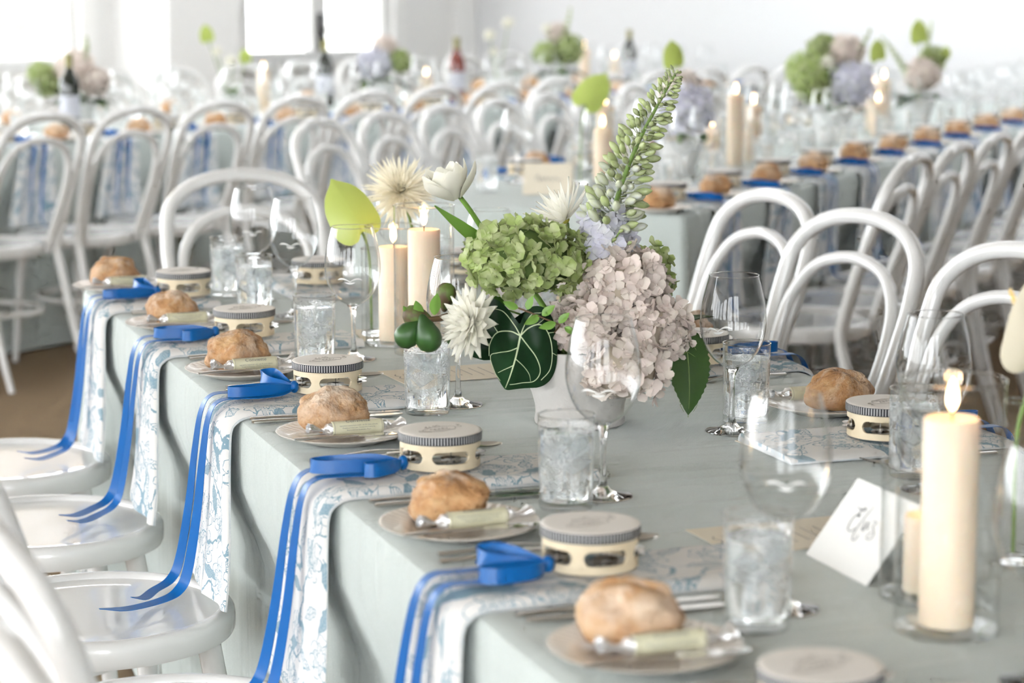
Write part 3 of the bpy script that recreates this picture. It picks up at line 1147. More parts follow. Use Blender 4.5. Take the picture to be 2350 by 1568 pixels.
def make_knife(L=.215):
    mb = MB()
    hl = .095
    mb.tube(catmull([(0, 0, .003), (.006, 0, .0032), (.04, 0, .0036), (.08, 0, .0034), (hl, 0, .003)], 4), [.0040, .0056, .0062, .0052, .0040, .0034], 10, flat=.5)
    P = [(hl + (L - hl) * k / 12, 0, .003) for k in range(13)]
    W = [.0085 + .0075 * sin(min(1, k / 7) * pi / 2) if k < 9 else .016 * sqrt(max(.03, 1 - ((k - 8) / 4.1) ** 2)) for k in range(13)]
    mb.strip(P, Vector((0, 1, 0)), W, .0007)
    return mb.mesh('table_knife', 'silver', True, 40)
def make_fork(L=.195):
    mb = MB()
    pts = catmull([(0, 0, .0035), (.03, 0, .0045), (.07, 0, .0085), (.10, 0, .0075), (.125, 0, .0045), (.135, 0, .0035)], 5)
    mb.tube(pts, [.0068, .0062, .0038, .0030, .0032, .0055], 10, flat=.35)
    P = [(.130, 0, .0036), (.14, 0, .003), (.15, 0, .0028)]
    mb.strip(P, Vector((0, 1, 0)), [.010, .0215, .0235], .0008)
    for y in (-.0100, -.0034, .0034, .0100):
        mb.strip(catmull([(.148, y, .0028), (.165, y * .98, .0032), (.180, y * .95, .0055), (L, y * .93, .0095)], 3), Vector((0, 1, 0)), [.0045, .0043, .0042, .004, .0038, .0036, .0034, .003, .0026, .0016], .0007)
    return mb.mesh('table_fork', 'silver', True, 40)
def make_spoon(L=.155):
    mb = MB()
    mb.tube(catmull([(0, 0, .003), (.03, 0, .004), (.07, 0, .0075), (.10, 0, .006), (.112, 0, .0042)], 5), [.0058, .0052, .0034, .0028, .0034], 10, flat=.35)
    b = len(mb.v)
    def bowl(u, v):
        a = 2 * pi * v
        r = u
        return (.132 + .023 * r * cos(a), .0145 * r * sin(a) * (1 - .12 * cos(a)), .0008 + .0055 * r * r)
    mb.grid(bowl, 6, 21)
    m2 = MB().grid(lambda u, v: (bowl(u, v)[0], bowl(u, v)[1], bowl(u, v)[2] + .0009), 6, 21)
    mb.add(m2)
    return mb.mesh('dessert_spoon', 'silver', True, 50)
def make_butter_knife():
    mb = MB()
    mb.tube(catmull([(0, 0, .0025), (.03, 0, .0035), (.065, 0, .003), (.085, 0, .0028)], 4), [.0040, .0058, .0048, .0034], 10, flat=.45)
    P = [(.084 + .075 * k / 10, .003 * (k / 10), .0028) for k in range(11)]
    W = [.006, .009, .0125, .0150, .0165, .0172, .0172, .0168, .0155, .0120, .0040]
    mb.strip(P, Vector((0, 1, 0)), W, .0007)
    return mb.mesh('butter_knife', 'silver', True, 40)
KNIFE, FORK, SPOON, BKNIFE = make_knife(), make_fork(), make_spoon(), make_butter_knife()

def make_tumbler(ice):
    t = thing('water_tumbler', 'tumbler', 'glass')
    MB().lathe([(.0320, .0115), (.0322, .03), (.0328, .07), (.0334, .1105)], 40).build('glass_wall', 'glass_tumbler', t)
    MB().lathe([(0, .0095), (.0290, .0095), (.0320, .0115), (.0320, .004), (.0310, .0008), (.0290, 0), (0, 0)], 40).build('glass_base', 'glass_hurricane', t)
    MB().tube([(.0330 * cos(a), .0330 * sin(a), .1108) for a in [2 * pi * k / 40 for k in range(40)]], .0011, 6, closed=True).build('rim', 'glass_solid', t)
    w = MB().lathe([(0, .0105), (.0285, .0105), (.0300, .0125), (.0308, .05), (.0314, .0895), (.0300, .0900), (0, .0896)], 36)
    w.build('water', 'water', t)
    if ice:
        rnd = random.Random(5)
        for k, (x, y, z) in enumerate(((.008, -.010, .078), (-.011, .007, .072), (.006, .009, .054))):
            m = MB().box((-.0095, -.0095, -.009), (.0095, .0095, .009))
            for v in m.v:
                v += Vector((rnd.uniform(-1, 1), rnd.uniform(-1, 1), rnd.uniform(-1, 1))) * .0022
            o = m.build('ice_cube', 'ice', t, smooth=False)
            o.matrix_basis = TR(x, y, z, rnd.uniform(0, 3), rnd.uniform(-.7, .7), rnd.uniform(-.7, .7))
    return t
TUMBLER = Proto(make_tumbler(True))
TUMBLER_FAR = Proto(make_tumbler(False))

def make_wine(emblem):
    t = thing('wine_glass', 'wine glass', 'wine glass')
    prof = catmull([(.004, 0, .0885), (.014, 0, .0915), (.026, 0, .100), (.0365, 0, .1145), (.0430, 0, .132), (.0452, 0, .149), (.0440, 0, .168), (.0402, 0, .189), (.0358, 0, .206), (.0334, 0, .215)], 3)
    pr = [(p.x, p.z) for p in prof]
    MB().lathe(pr, 44).build('bowl', 'glass_thin', t)
    MB().tube([(.0334 * cos(a), .0334 * sin(a), .2152) for a in [2 * pi * k / 44 for k in range(44)]], .0007, 6, closed=True).build('rim', 'glass_solid', t)
    MB().lathe([(0, .0), (.0350, .0), (.0362, .0008), (.0355, .0018), (.020, .0045), (.010, .0085), (.0055, .0145), (.0040, .024), (.0034, .045), (.0037, .068), (.0052, .081), (.0100, .0893), (.006, .0905), (0, .0895)], 28).build('stem_and_foot', 'glass_solid', t)
    if emblem:
        e = MB()
        def bowl_r(z):
            for (r0, z0), (r1, z1) in zip(pr, pr[1:]):
                if z0 <= z <= z1:
                    return r0 + (r1 - r0) * (z - z0) / (z1 - z0)
            return .04
        def wave(fn_top, fn_bot, x0, x1, n=12):
            b = len(e.v)
            for k in range(n + 1):
                x = x0 + (x1 - x0) * k / n
                for fz in (fn_top, fn_bot):
                    z = .134 + fz((x - x0) / (x1 - x0))
                    r = bowl_r(z) + .0004
                    a = -pi / 2 + x / r
                    e.v.append(Vector((r * cos(a), r * sin(a), z)))
            for k in range(n):
                e.face((b + 2 * k, b + 2 * k + 1, b + 2 * k + 3, b + 2 * k + 2))
        wave(lambda s: .0048 * sin(pi * s ** .8) - .002 * s, lambda s: .0020 * sin(pi * s) - .003 * s * s, -.021, .001)
        wave(lambda s: .0048 * sin(pi * s ** 1.2) - .002 * (1 - s), lambda s: .0020 * sin(pi * s) - .003 * (1 - s) ** 2, -.001, .021)
        wave(lambda s: -.0028 - .0005 * sin(pi * s), lambda s: -.0028 - .0036 * sin(pi * s), -.009, .009)
        e.build('etched_emblem', 'card_white', t)
    return t
WINE = Proto(make_wine(True))
WINE_FAR = Proto(make_wine(False))

def flame_mesh(h=.036, r=.0058):
    mb = MB()
    prof = [(0, 0), (.5, .08), (.9, .22), (1, .36), (.85, .55), (.55, .75), (.25, .9), (0, 1)]
    mb.lathe([(a * r, b * h) for a, b in prof], 14)
    return mb.mesh('flame', 'flame')
FLAME = flame_mesh()
def make_candle(h, r=.0265):
    t = thing('pillar_candle', 'candle', 'candle')
    MB().lathe([(0, 0), (r - .001, 0), (r, .001), (r, h - .002), (r - .0015, h), (r - .005, h - .0005), (r * .6, h - .0025), (0, h - .003)], 36).build('wax', 'wax', t)
    MB().tube([(0, 0, h - .004), (.0004, 0, h + .004), (.0012, 0, h + .009)], .0009, 6).build('wick', 'wick', t)
    f = place('flame', FLAME, t)
    f.location = (0, 0, h + .0055)
    return t
def make_hurricane(h, r=.0495):
    t = thing('hurricane_glass', 'hurricane glass', 'candle holder')
    MB().lathe([(r, .004), (r, h)], 56).build('glass_wall', 'glass_hurricane', t)
    MB().tube([(r * cos(a), r * sin(a), h) for a in [2 * pi * k / 56 for k in range(56)]], .0013, 6, closed=True).build('rim', 'glass_solid', t)
    MB().lathe([(0, .0056), (r - .004, .0056), (r, .0040), (r, .001), (r - .002, .0), (0, 0)], 48).build('glass_base', 'glass_hurricane', t)
    return t

# ---------------------------------------------------------------- the near table, long side with trailing ribbons
def sett(T, xe, v, rz):
    return T @ TR(xe, v, TZ, rz)

ROW = 'from the head chair, row with ribbons trailing onto seats'
left_v = [-.174, -.692, -1.242, -1.789, -2.306, -2.83]       # counted from the head chair
nap_dy = [-.030, -.032, -.022, -.008, -.004, 0]
plates = [(.063, .0), (.076, -.511), (.081, -1.012), (.097, -1.544), (.085, -2.083), (.099, -2.590)]
tums = [(.252, -.118), (.238, -.407), (.212, -.945), (.260, -1.396), (.241, -2.006), (.239, -2.532)]
wines = [(.282, -.216), (.283, -.4225), (.276, -.925), (.319, -1.354), (.302, -1.967), (.282, -2.490)]

def clear_of(w, t, gap=.073):
    """push a wine glass back until its bowl clears the tumbler beside it"""
    d = Vector(w) - Vector(t)
    return tuple(Vector(t) + d * max(1, gap / d.length))
wines = [clear_of(w, t) for w, t in zip(wines, tums)]

def place_mesh(name, me, M, label, cat, group=None):
    o = place(name, me, None, M)
    return tag(o, label, cat, group)

def plate_set(T, u, v, rz, k, row, seed, near=True, label_tail=None):
    rnd = random.Random(seed)
    P = T @ TR(u, v, TZ, rz)
    o1 = ORD[k]
    place_mesh('side_plate', PLATE, P @ TR(0, 0, .0005), f'{o1} cream ribbed side plate {row}', 'plate')
    place_mesh('bread_roll', ROLLS[seed % 6], P @ TR(-.004, .026, .0090, rnd.uniform(-.5, .5) + (pi if seed % 2 else 0), 0, 0, rnd.uniform(.96, 1.06)), f'{o1} crusty bread roll {row}', 'bread')
    if near:
        BUTTER.put(P @ TR(.010, -.030, .0235, rnd.uniform(-.02, .10), rnd.uniform(-.25, .35)), f'{o1} paper-wrapped butter stick {row}')
        place_mesh('butter_knife', BKNIFE, P @ TR(-.082, -.060, .0160, rnd.uniform(-.04, .02)), f'{o1} butter knife on plate {row}', 'knife')

for k, v in enumerate(left_v):
    S = sett(T1, 0, v, 0)
    rnd = random.Random(40 + k)
    o1 = ORD[k]
    tb = make_tambourine([11, 3, 5, 8, 21, 30][k])
    tb.matrix_basis = S @ TR(.155, 0, NAP_TOP)
    tag(tb, f'{o1} blue-ribboned tambourine {ROW}', 'tambourine')
    place_mesh('napkin', NAPKINS[k], S @ TR(0, nap_dy[k], .0006), f'{o1} blue floral toile napkin {ROW}', 'napkin')
    plate_set(T1, plates[k][0], plates[k][1], 0, k, ROW, 3 + k)
    for j, (dy, w) in enumerate(((-.118, 'inner'), (-.141, 'outer'))):
        place_mesh('table_knife', KNIFE, S @ TR((.004 if k == 2 else .028) + rnd.uniform(0, .006), dy + nap_dy[k] * .6, .0006, rnd.uniform(-.05, .0)), f'{o1} {w} table knife {ROW}', 'knife')
    for j, (dy, w) in enumerate(((.098, 'inner'), (.128, 'outer'))[:min(k, 2)]):
        place_mesh('table_fork', FORK, S @ TR(.022 + j * .008, dy + nap_dy[k] * .3, .0006, rnd.uniform(-.02, .05)), f'{o1} {w} table fork {ROW}', 'fork')
    if k:
        place_mesh('dessert_spoon', SPOON, S @ TR(.105, .066, NAP_TOP - .0005, rnd.uniform(-.01, .03)), f'{o1} dessert spoon on a napkin {ROW}', 'spoon')
    TUMBLER.put(T1 @ TR(tums[k][0], tums[k][1], TZ + .0005, rnd.uniform(0, 6)), f'{o1} frosty iced-water tumbler {ROW}')
    wg = WINE.put(T1 @ TR(wines[k][0], wines[k][1], TZ + .0005, -A1 + rnd.uniform(-.25, .25)), f'{o1} empty wine glass {ROW}')
    chair_at(T1, -.192, v + .012, 0, f'{o1} white bentwood chair {ROW}', jig=(.06, .12, .22, .30, .27, .10)[k])

# ---------------------------------------------------------------- opposite long side and the head of the table
ROWR = 'from the head chair, row opposite the trailing ribbons'
right_v = [-.05, -.62, -1.19, -1.81]
TAMB_B = Proto(make_tambourine(5))
NAPB = NAPKINS[6]
for k, v in enumerate(right_v):
    S = sett(T1, W1, v, pi)
    o1 = ORD[k]
    TAMB_B.put(S @ TR(.155, 0, NAP_TOP + .001), f'{o1} blue-ribboned tambourine {ROWR}')
    place_mesh('napkin', NAPB, S @ TR(0, .01, .0016), f'{o1} blue floral toile napkin {ROWR}', 'napkin')
    if k:
        plate_set(T1, (.80, .80, .83, .80)[k], (0, -.36, -.97, -1.573)[k], pi, k - 1, ROWR, 13 + k)
    place_mesh('table_fork', FORK, S @ TR(.05, .105, .0006, .03), f'{o1} table fork {ROWR}', 'fork')
    place_mesh('table_knife', KNIFE, S @ TR(.03, -.105, .0006, -.03), f'{o1} table knife {ROWR}', 'knife')
    pos = [((.630, -.245), (.575, -.190)), ((.645, -.790), (.575, -.745)), ((.660, -1.602), (.612, -1.660)), ((.71, -1.99), (.69, -2.065))][k]
    TUMBLER.put(T1 @ TR(pos[0][0], pos[0][1], TZ + .0005, k), f'{o1} frosty iced-water tumbler {ROWR}')
    pw = clear_of(pos[1], pos[0])
    WINE.put(T1 @ TR(pw[0], pw[1], TZ + .0005, pi - A1 + .2 * k), f'{o1} empty wine glass {ROWR}')
for k, (u, v, f) in enumerate(((1.448, -.045, .14), (1.43, -.485, .26), (1.43, -1.07, .28), (1.43, -1.66, .2))):
    # placed by the top of the back: these chairs are turned a little towards the camera
    a = pi + f
    chair_at(T1, u + .319 * cos(a), v + .319 * sin(a), a, f'{ORD[k]} white bentwood chair {ROWR}')
S = sett(T1, .44, .075, -pi / 2)
tb = make_tambourine(0)
tb.matrix_basis = S @ TR(.165, 0, NAP_TOP, .55)
tag(tb, 'tambourine without a bow facing the chair at the table head', 'tambourine')
place_mesh('napkin', NAPB, S @ TR(0, 0, .0006), 'blue floral toile napkin in front of the chair at the table head', 'napkin')
chair_at(T1, .475, .50, -pi / 2, 'white bentwood chair standing alone at the table head', jig=-.05)

# one more wine glass beside the big candle
WINE.put(T1 @ TR(.400, -2.775, TZ + .0005, 1.0), 'empty wine glass next to the tallest lit candle')

# ---------------------------------------------------------------- menu cards, name card
def make_menu(label, M):
    t = thing('menu_card', label, 'menu', M=M)
    MB().box((-.095, -.062, 0), (.095, .062, .0009)).build('card', 'card_cream', t, smooth=False)
    ln = MB()
    rnd = random.Random(label)
    for i in range(9):
        x = -.07 + i * .0165
        h = rnd.uniform(.018, .036)
        line2d(ln, [(x, -h), (x, h)], .0011, .0011, smooth=0)
    line2d(ln, [(-.082, -.02), (-.085, -.01), (-.080, 0), (-.085, .01), (-.081, .02)], .0016, .0011)
    ln.build('printed_lines', 'ink_soft', t, smooth=False)
make_menu('cream menu card lying flat beside the Elvis name card', T1 @ TR(.425, -2.215, TZ + .0008, .03))
make_menu('cream menu card lying flat by the small lit candle in its glass', T1 @ TR(.447, -.700, TZ + .0003, -.12))
make_menu('cream menu card lying flat beside the lime anthurium bud vase', T1 @ TR(.385, -1.105, TZ + .0008, .06))
make_menu('cream menu card lying flat next to the white clay vase', T1 @ TR(.690, -1.772, TZ + .0003, .10))

def tent_card(name, label, M, w, h, half, mat, strokes=None, text=None):
    """folded card: front panel rises from y = 0 back to the fold, rear panel comes down behind it"""
    t = thing(name, label, 'card', M=M)
    zt = sqrt(h * h - half * half)
    th = .0004
    f = MB()
    f.strip([(-w / 2, half / 2, zt / 2), (w / 2, half / 2, zt / 2)], Vector((0, half, zt)), h, th)
    fo = f.build('front_panel', mat, t, smooth=False)
    b = MB()
    b.strip([(-w / 2, half * 1.5, zt / 2), (w / 2, half * 1.5, zt / 2)], Vector((0, -half, zt)), h, th)
    b.build('rear_panel', mat, t, smooth=False)
    tilt = Matrix.Translation((0, -.0009, .0003)) @ Matrix.Rotation(atan2(zt, half), 4, 'X')
    if strokes:
        s = MB()
        for pts, wd in strokes:
            line2d(s, [(p[0] * w - w / 2, p[1] * h) for p in pts], wd, .0003)
        o = s.build('handwriting', 'ink', fo, smooth=False)
        o.matrix_basis = tilt
    if text:
        o = place('lettering', text_mesh(text, .022, 'ink_soft', .3), fo, tilt @ TR(0, h * .48, .0006))
    return t
ELVIS = [
    ([(.255, .709), (.285, .711), (.328, .703), (.349, .732), (.375, .737), (.38, .709), (.336, .701), (.325, .677), (.344, .639)], .0011),
    ([(.325, .631), (.35, .624), (.36, .64)], .0016),
    ([(.327, .647), (.294, .593), (.296, .514), (.321, .453), (.368, .441), (.396, .468), (.408, .498)], .0010),
    ([(.458, .796), (.437, .661), (.424, .555), (.43, .456), (.451, .384), (.476, .369), (.503, .39), (.501, .445)], .0009),
    ([(.497, .504), (.486, .57), (.468, .608), (.494, .553), (.517, .502), (.524, .555), (.521, .62)], .0008),
    ([(.521, .62), (.541, .572), (.556, .538), (.567, .562)], .0008),
    ([(.56, .64), (.605, .654), (.625, .636), (.602, .597), (.642, .562), (.684, .519), (.682, .467), (.651, .445), (.616, .456), (.62, .498), (.642, .532)], .0008)]
CB = Vector((.4075, -2.3665))
tent_card('name_card', 'white tented name card with Elvis in black calligraphy', T1 @ TR(CB.x, CB.y, TZ + .0008, -pi / 2), .138, .100, .061, 'card_white', ELVIS)

# ---------------------------------------------------------------- candles on the near table
def candle_pair(T, u, v, ch, hh, l1, l2, r=.0265, R=.0495, light=0.0, dz=0.0):
    c = make_candle(ch, r)
    c.matrix_basis = T @ TR(u, v, TZ + .0068 + dz)
    tag(c, l1, 'candle')
    h = make_hurricane(hh, R)
    h.matrix_basis = T @ TR(u, v, TZ + .0005 + dz)
    tag(h, l2, 'candle holder')
    if light:
        ld = bpy.data.lights.new('candle_light', 'POINT')
        ld.energy = light
        ld.color = (1, .55, .22)
        ld.shadow_soft_size = .008
        lo = bpy.data.objects.new('candle_light', ld)
        col.objects.link(lo)
        lo.parent = c
        lo.location = (0, 0, ch + .022)
candle_pair(T1, .405, -2.600, .200, .243, 'tallest lit pillar candle, beside the Elvis name card', 'tall clear hurricane glass around the candle beside the Elvis card', light=.16)
candle_pair(T1, .446, -2.490, .078, .138, 'short lit pillar candle behind the tallest candle', 'short clear hurricane glass standing directly behind the Elvis card', .024, .0475, light=.08)
candle_pair(T1, .408, -.902, .198, .243, 'tall lit pillar candle left of the green hydrangea', 'tall clear hurricane glass left of the green hydrangea', light=.16)
candle_pair(T1, .386, -.800, .158, .198, 'medium lit pillar candle beside the cream chrysanthemum', 'medium clear hurricane glass beside the cream chrysanthemum', .0255, .0475, light=.12, dz=.0014)

# ---------------------------------------------------------------- flowers: shared pieces
def petal_mesh(name, L, w, mat, cup=.3, tip=.0, curl=.0, nu=5, nv=3, power=.6):
    mb = MB()
    def fn(u, v):
        s = v * 2 - 1
        ww = w * (sin(pi * min(1, (u * .96 + .04)) ** power)) if tip == 0 else w * (sin(pi * (u * .97 + .03) ** power)) ** .8
        y = s * ww / 2
        return (u * L, y, cup * L * (u * u) * .5 + curl * L * u ** 3 + .35 * w * s * s * (.3 + cup))
    mb.grid(fn, nu, nv)
    return mb.mesh(name, mat)

def floret_mesh(name, r, mat, seed, petals=4, serr=False):
    rnd = random.Random(seed)
    mb = MB()
    for k in range(petals):
        a0 = 2 * pi * k / petals + rnd.uniform(-.12, .12)
        cup = rnd.uniform(-.25, .65)
        w = r * 1.12 * rnd.uniform(.9, 1.1)
        L = r * rnd.uniform(.9, 1.1)
        tw = rnd.uniform(-.5, .5)
        m = MB()
        def fn(u, v):
            s = v * 2 - 1
            ww = w * (.16 + .84 * sin(min(1, u * 1.32) * pi / 2)) * (1 if u < .75 else sqrt(max(.0, 1 - ((u - .75) / .27) ** 2)) * .9 + .1)
            x = u * L * (1 - .10 * s * s * u)
            z = cup * L * u * u + tw * s * ww * .5 * u - .10 * r * (1 - abs(s)) * sin(u * pi) + .05 * r * sin(s * 4 + seed)
            if serr and u > .9:
                x += .05 * L * (1 if int(v * 8) % 2 else -1)
            return (x, s * ww / 2, z)
        m.grid(fn, 5, 5 if serr else 4)
        mb.add(m, Matrix.Rotation(a0, 4, 'Z'))
    mb.ell((0, 0, .0012), (.0016, .0016, .0014), 6, 4)
    return mb.mesh(name, mat)

FLORETS = {
    'green': [floret_mesh('floret', .0138, 'petal_green', s, serr=True) for s in range(4)],
    'blush': [floret_mesh('floret', .0140, 'petal_blush', s + 9) for s in range(4)],
    'lilac': [floret_mesh('floret', .0150, 'petal_lilac', s + 19, 5) for s in range(3)],
}

HEADS = []           # centre and radii of every hydrangea head in the centrepiece
def hnorm(p, h):
    d = Vector(p) - h[0]
    return sqrt((d.x / h[1][0]) ** 2 + (d.y / h[1][1]) ** 2 + (d.z / h[1][2]) ** 2)
def press(p, own, margin):
    """neighbouring heads flatten against each other: draw a point back to where the two meet"""
    p = Vector(p)
    for _ in range(24):
        if all(hnorm(p, h) >= 1.15 or hnorm(p, own) + margin <= hnorm(p, h) for h in HEADS if h is not own):
            break
        p = own[0] + (p - own[0]) * .955
    return p
def outside(p, gap, skip=None):
    """move a point of a stem or leaf out of the flower heads"""
    p = Vector(p)
    for _ in range(6):
        moved = False
        for h in HEADS:
            if h is skip:
                continue
            n = hnorm(p, h)
            if n < gap:
                d = p - h[0]
                d = d if d.length > .002 else Vector((0, .01, .002))
                p = h[0] + d * (gap / max(n, .05))
                moved = True
        if not moved:
            break
    r = Vector((p.x - vx, p.y - vy))
    if TZ - .01 < p.z < TZ + .125 and r.length > .066 and r.length < .14:      # through the vase mouth, not its wall
        r *= .066 / r.length
        p.x, p.y = vx + r.x, vy + r.y
    return p
def route(pts, org, gap=1.04, skip=None, n=7):
    """stem path led around the heads; absolute points in, local points out"""
    P = catmull(pts, n)
    Q = [P[0]] + [outside(p, gap, skip) for p in P[1:-1]] + [P[-1]]
    for _ in range(3):
        Q = [Q[0]] + [(Q[i - 1] + Q[i] * 2 + Q[i + 1]) / 4 for i in range(1, len(Q) - 1)] + [Q[-1]]
    return [q - Vector(org) for q in Q]
SPOTS = [0]
def mouth():
    """each stem stands at its own place in the vase"""
    k = SPOTS[0]
    SPOTS[0] += 1
    a, r = 2.4 * k, .046 * sqrt((k % 17 + .6) / 17)
    return (vx + r * cos(a), vy + r * sin(a), TZ + .030 + .001 * k)

def hydrangea(kind, label, pos, rad, n, seed, core, size=1.0, zcut=-.75):
    rnd = random.Random(seed)
    t = thing('hydrangea', label, 'flower', M=Matrix.Translation(pos))
    P0 = Vector(pos)
    own = next(h for h in HEADS if (h[0] - P0).length < 1e-6)
    c = MB().ell((0, 0, 0), (rad[0] * .80, rad[1] * .80, rad[2] * .80), 18, 12)
    for k, v in enumerate(c.v):
        v *= 1 + .10 * noise.noise(v * 40)
        c.v[k] = press(P0 + v, own, .30) - P0
    c.build('flower_core', core, t)
    end = Vector(mouth())
    back = Vector((P0.x * .4 + end.x * .6, max(P0.y, vy) + .01, (P0.z + TZ + .13) / 2))
    MB().tube(route([P0 + Vector((0, .01, -rad[2] * .4)), back, (end.x, end.y, TZ + .115), end], pos, skip=own), .003, 8).build('stem', 'stem_green', t)
    ga = pi * (3 - sqrt(5))
    for i in range(n):
        z = 1 - 2 * (i + .5) / n
        if z < zcut:
            continue
        r = sqrt(1 - z * z)
        a = ga * i + rnd.uniform(-.2, .2)
        d = Vector((r * cos(a), r * sin(a), z))
        bump = 1 + .12 * noise.noise(d * 2.3 + Vector((seed, 0, 0)))
        k = rnd.uniform(.84, 1.08) * bump
        p = Vector((d.x * rad[0], d.y * rad[1], d.z * rad[2])) * k
        nrm = Vector((d.x / rad[0], d.y / rad[1], d.z / rad[2])).normalized()
        q = press(P0 + p, own, .16) - P0
        pressed = (q - p).length > .002
        nrm += Vector((rnd.uniform(-1, 1), rnd.uniform(-1, 1), rnd.uniform(-1, 1))) * (.12 if pressed else .75)
        place('floret', rnd.choice(FLORETS[kind]), t, frame(q, nrm, rnd.uniform(0, 6), size * rnd.uniform(.85, 1.15) * (.8 if pressed else 1)))
    return t

def leaf_shape(mb, L, w, bend=.3, fold=.25, serr=0, n=17, tipx=0.0, power=.75, ripple=0.0):
    """leaf in local x (length) y (width), z up; serr cuts teeth into the margin"""
    def fn(u, v):
        s = (v * 2 - 1)
        ww = w * sin(pi * (u * .985 + .012) ** power) ** .85
        if serr and abs(s) > .95:
            ww *= 1 - serr * (1 if int(round(u * (n - 1))) % 2 else 0)
        y = s * ww / 2 + tipx * u * u * L
        return (L * (u - bend * .12 * u * u), y, -bend * L * u * u + fold * abs(s) * ww * .5 + ripple * w * sin(u * 14 + s) * abs(s))
    mb.grid(fn, n, 7)
    m2 = MB().grid(lambda u, v: tuple(Vector(fn(u, v)) - Vector((0, 0, .0006))), n, 7)
    mb.add(m2)
    return mb

# ---------------------------------------------------------------- centrepiece on the near table
vx, vy = .0941, 3.1516
V0 = Vector((vx, vy, TZ))
def C(x, z, y=0.0):
    """centrepiece point: x right, z up, y away, metres from the foot of the vase"""
    return (vx + x, vy + y, TZ + z)
vase = thing('flower_vase', 'white rough clay vase holding the hydrangea arrangement', 'vase', M=Matrix.Translation((vx, vy, TZ + .0005)))
MB().lathe([(0, 0), (.060, 0), (.0625, .002), (.0630, .006), (.0615, .016), (.0625, .028), (.0670, .044), (.0745, .062), (.0800, .080), (.0840, .096), (.0860, .106), (.0860, .109), (.0840, .1095), (.0820, .106), (.078, .080), (.060, .045), (.050, .020), (0, .016)], 56).build('body', 'vase_clay', vase)

SPEC = [('green', 'large lime green hydrangea head in the white clay vase', C(-.074, .228, -.010), (.078, .066, .056), 215, 1, 'core_green', 1.0),
        ('blush', 'upper blush white hydrangea head under the delphinium spike', C(.060, .190, -.018), (.058, .052, .054), 150, 2, 'core_blush', 1.0),
        ('blush', 'lower blush white hydrangea head beside the white-veined leaf', C(.006, .146, -.052), (.052, .044, .036), 120, 3, 'core_blush', 1.0),
        ('blush', 'blush white hydrangea head beside the drooping serrated leaf', C(.094, .136, -.040), (.052, .046, .046), 145, 4, 'core_blush', 1.0),
        ('blush', 'blush white hydrangea head above the vase rim, partly behind wine glass', C(.056, .094, -.112), (.054, .032, .046), 80, 6, 'core_blush', 1.0),
        ('green', 'small green hydrangea head behind the blush hydrangeas', C(.100, .200, .058), (.030, .026, .040), 50, 5, 'core_green', .8)]
HEADS += [(Vector(q[2]), q[3]) for q in SPEC]
for kd, lb, ps, rd, nn_, sd, cr, sz in SPEC:
    hydrangea(kd, lb, ps, rd, nn_, sd, cr, sz)

# delphinium spike
BUD = {}
for nm, mt, ln in (('green', 'bud_green', .019), ('pale', 'bud_pale', .021)):
    m = MB().lathe([(0.0003, 0), (.0026, .002), (.0042, .006), (.0050, .010), (.0046, .0145), (.0032, .018), (.0012, .0205), (.0001, .0212)], 8)
    for v in m.v:
        v.x += .12 * v.z * v.z / .02
    m.tube([(0, 0, .001), (-.001, 0, -.007), (-.003, 0, -.014)], [.0011, .0009, .0009], 5)
    BUD[nm] = m.mesh('bud', mt)
dp = thing('delphinium', 'tall green delphinium spike with lilac blooms at its foot', 'flower', M=Matrix.Translation(C(.030, .238, .012)))
DP = Vector(C(.030, .238, .012))
axis = route([mouth(), DP + Vector((0, .040, -.10)), DP + Vector((0, .030, -.05)), DP + Vector((.004, .006, 0))], DP)[:-1]
axis += catmull([(.004, .006, .0), (.022, 0, .08), (.048, -.004, .150), (.076, -.008, .205), (.098, -.010, .245)], 10)
MB().tube(axis, [.0040, .0038, .0036, .0034, .0028, .002, .0013], 8).build('stem', 'stem_green', dp)
rnd = random.Random(77)
ga = pi * (3 - sqrt(5))
NB = 180
live = [p for p in axis if p.z > .022]
for i in range(NB):
    f = (i / (NB - 1)) ** 1.15
    q = f * (len(live) - 1)
    j = min(int(q), len(live) - 2)
    p = live[j].lerp(live[j + 1], q - j)
    tdir = (live[j + 1] - live[j]).normalized()
    a = ga * i + rnd.uniform(-.3, .3)
    e1 = tdir.orthogonal().normalized()
    e2 = tdir.cross(e1)
    out = (e1 * cos(a) + e2 * sin(a))
    off = (.030 * (1 - f) ** .8 + .007)
    d = (out * 1.0 + tdir * rnd.uniform(.25, .65)).normalized()
    s = (1.30 - .92 * f) * rnd.uniform(.85, 1.1)
    place('bud', BUD['pale' if f < .30 and rnd.random() < .75 else 'green'], dp, frame(p + d * (off * .72), d, rnd.uniform(0, 6), s))
for i in range(28):
    a, h = i * 2.4, -.010 + .0024 * i
    rr = .024 + .018 * (1 - i / 28)
    x, y, z = rr * cos(a), rr * sin(a) * .8, h
    q = outside(DP + Vector((x + .004, y, z)), 1.12) - DP
    place('bloom', FLORETS['lilac'][i % 3], dp, frame(q, (x * 14 + rnd.uniform(-.3, .3), y * 14 - .25, .3 + rnd.uniform(-.3, .4)), i, rnd.uniform(.85, 1.1)))
for pts in ([(.0, -.004, .004), (.010, -.022, .012), (.022, -.034, .030)], [(.0, -.004, .0), (.018, -.018, .006), (.034, -.030, .014)]):
    MB().tube(catmull(pts, 5), .0011, 6).build('side_stalk', 'stem_green', dp)
for p in ((.022, -.034, .031), (.034, -.030, .014), (.013, -.026, .018)):
    place('bud', BUD['green'], dp, frame(p, (.2, -.6, .3), 0, .55))

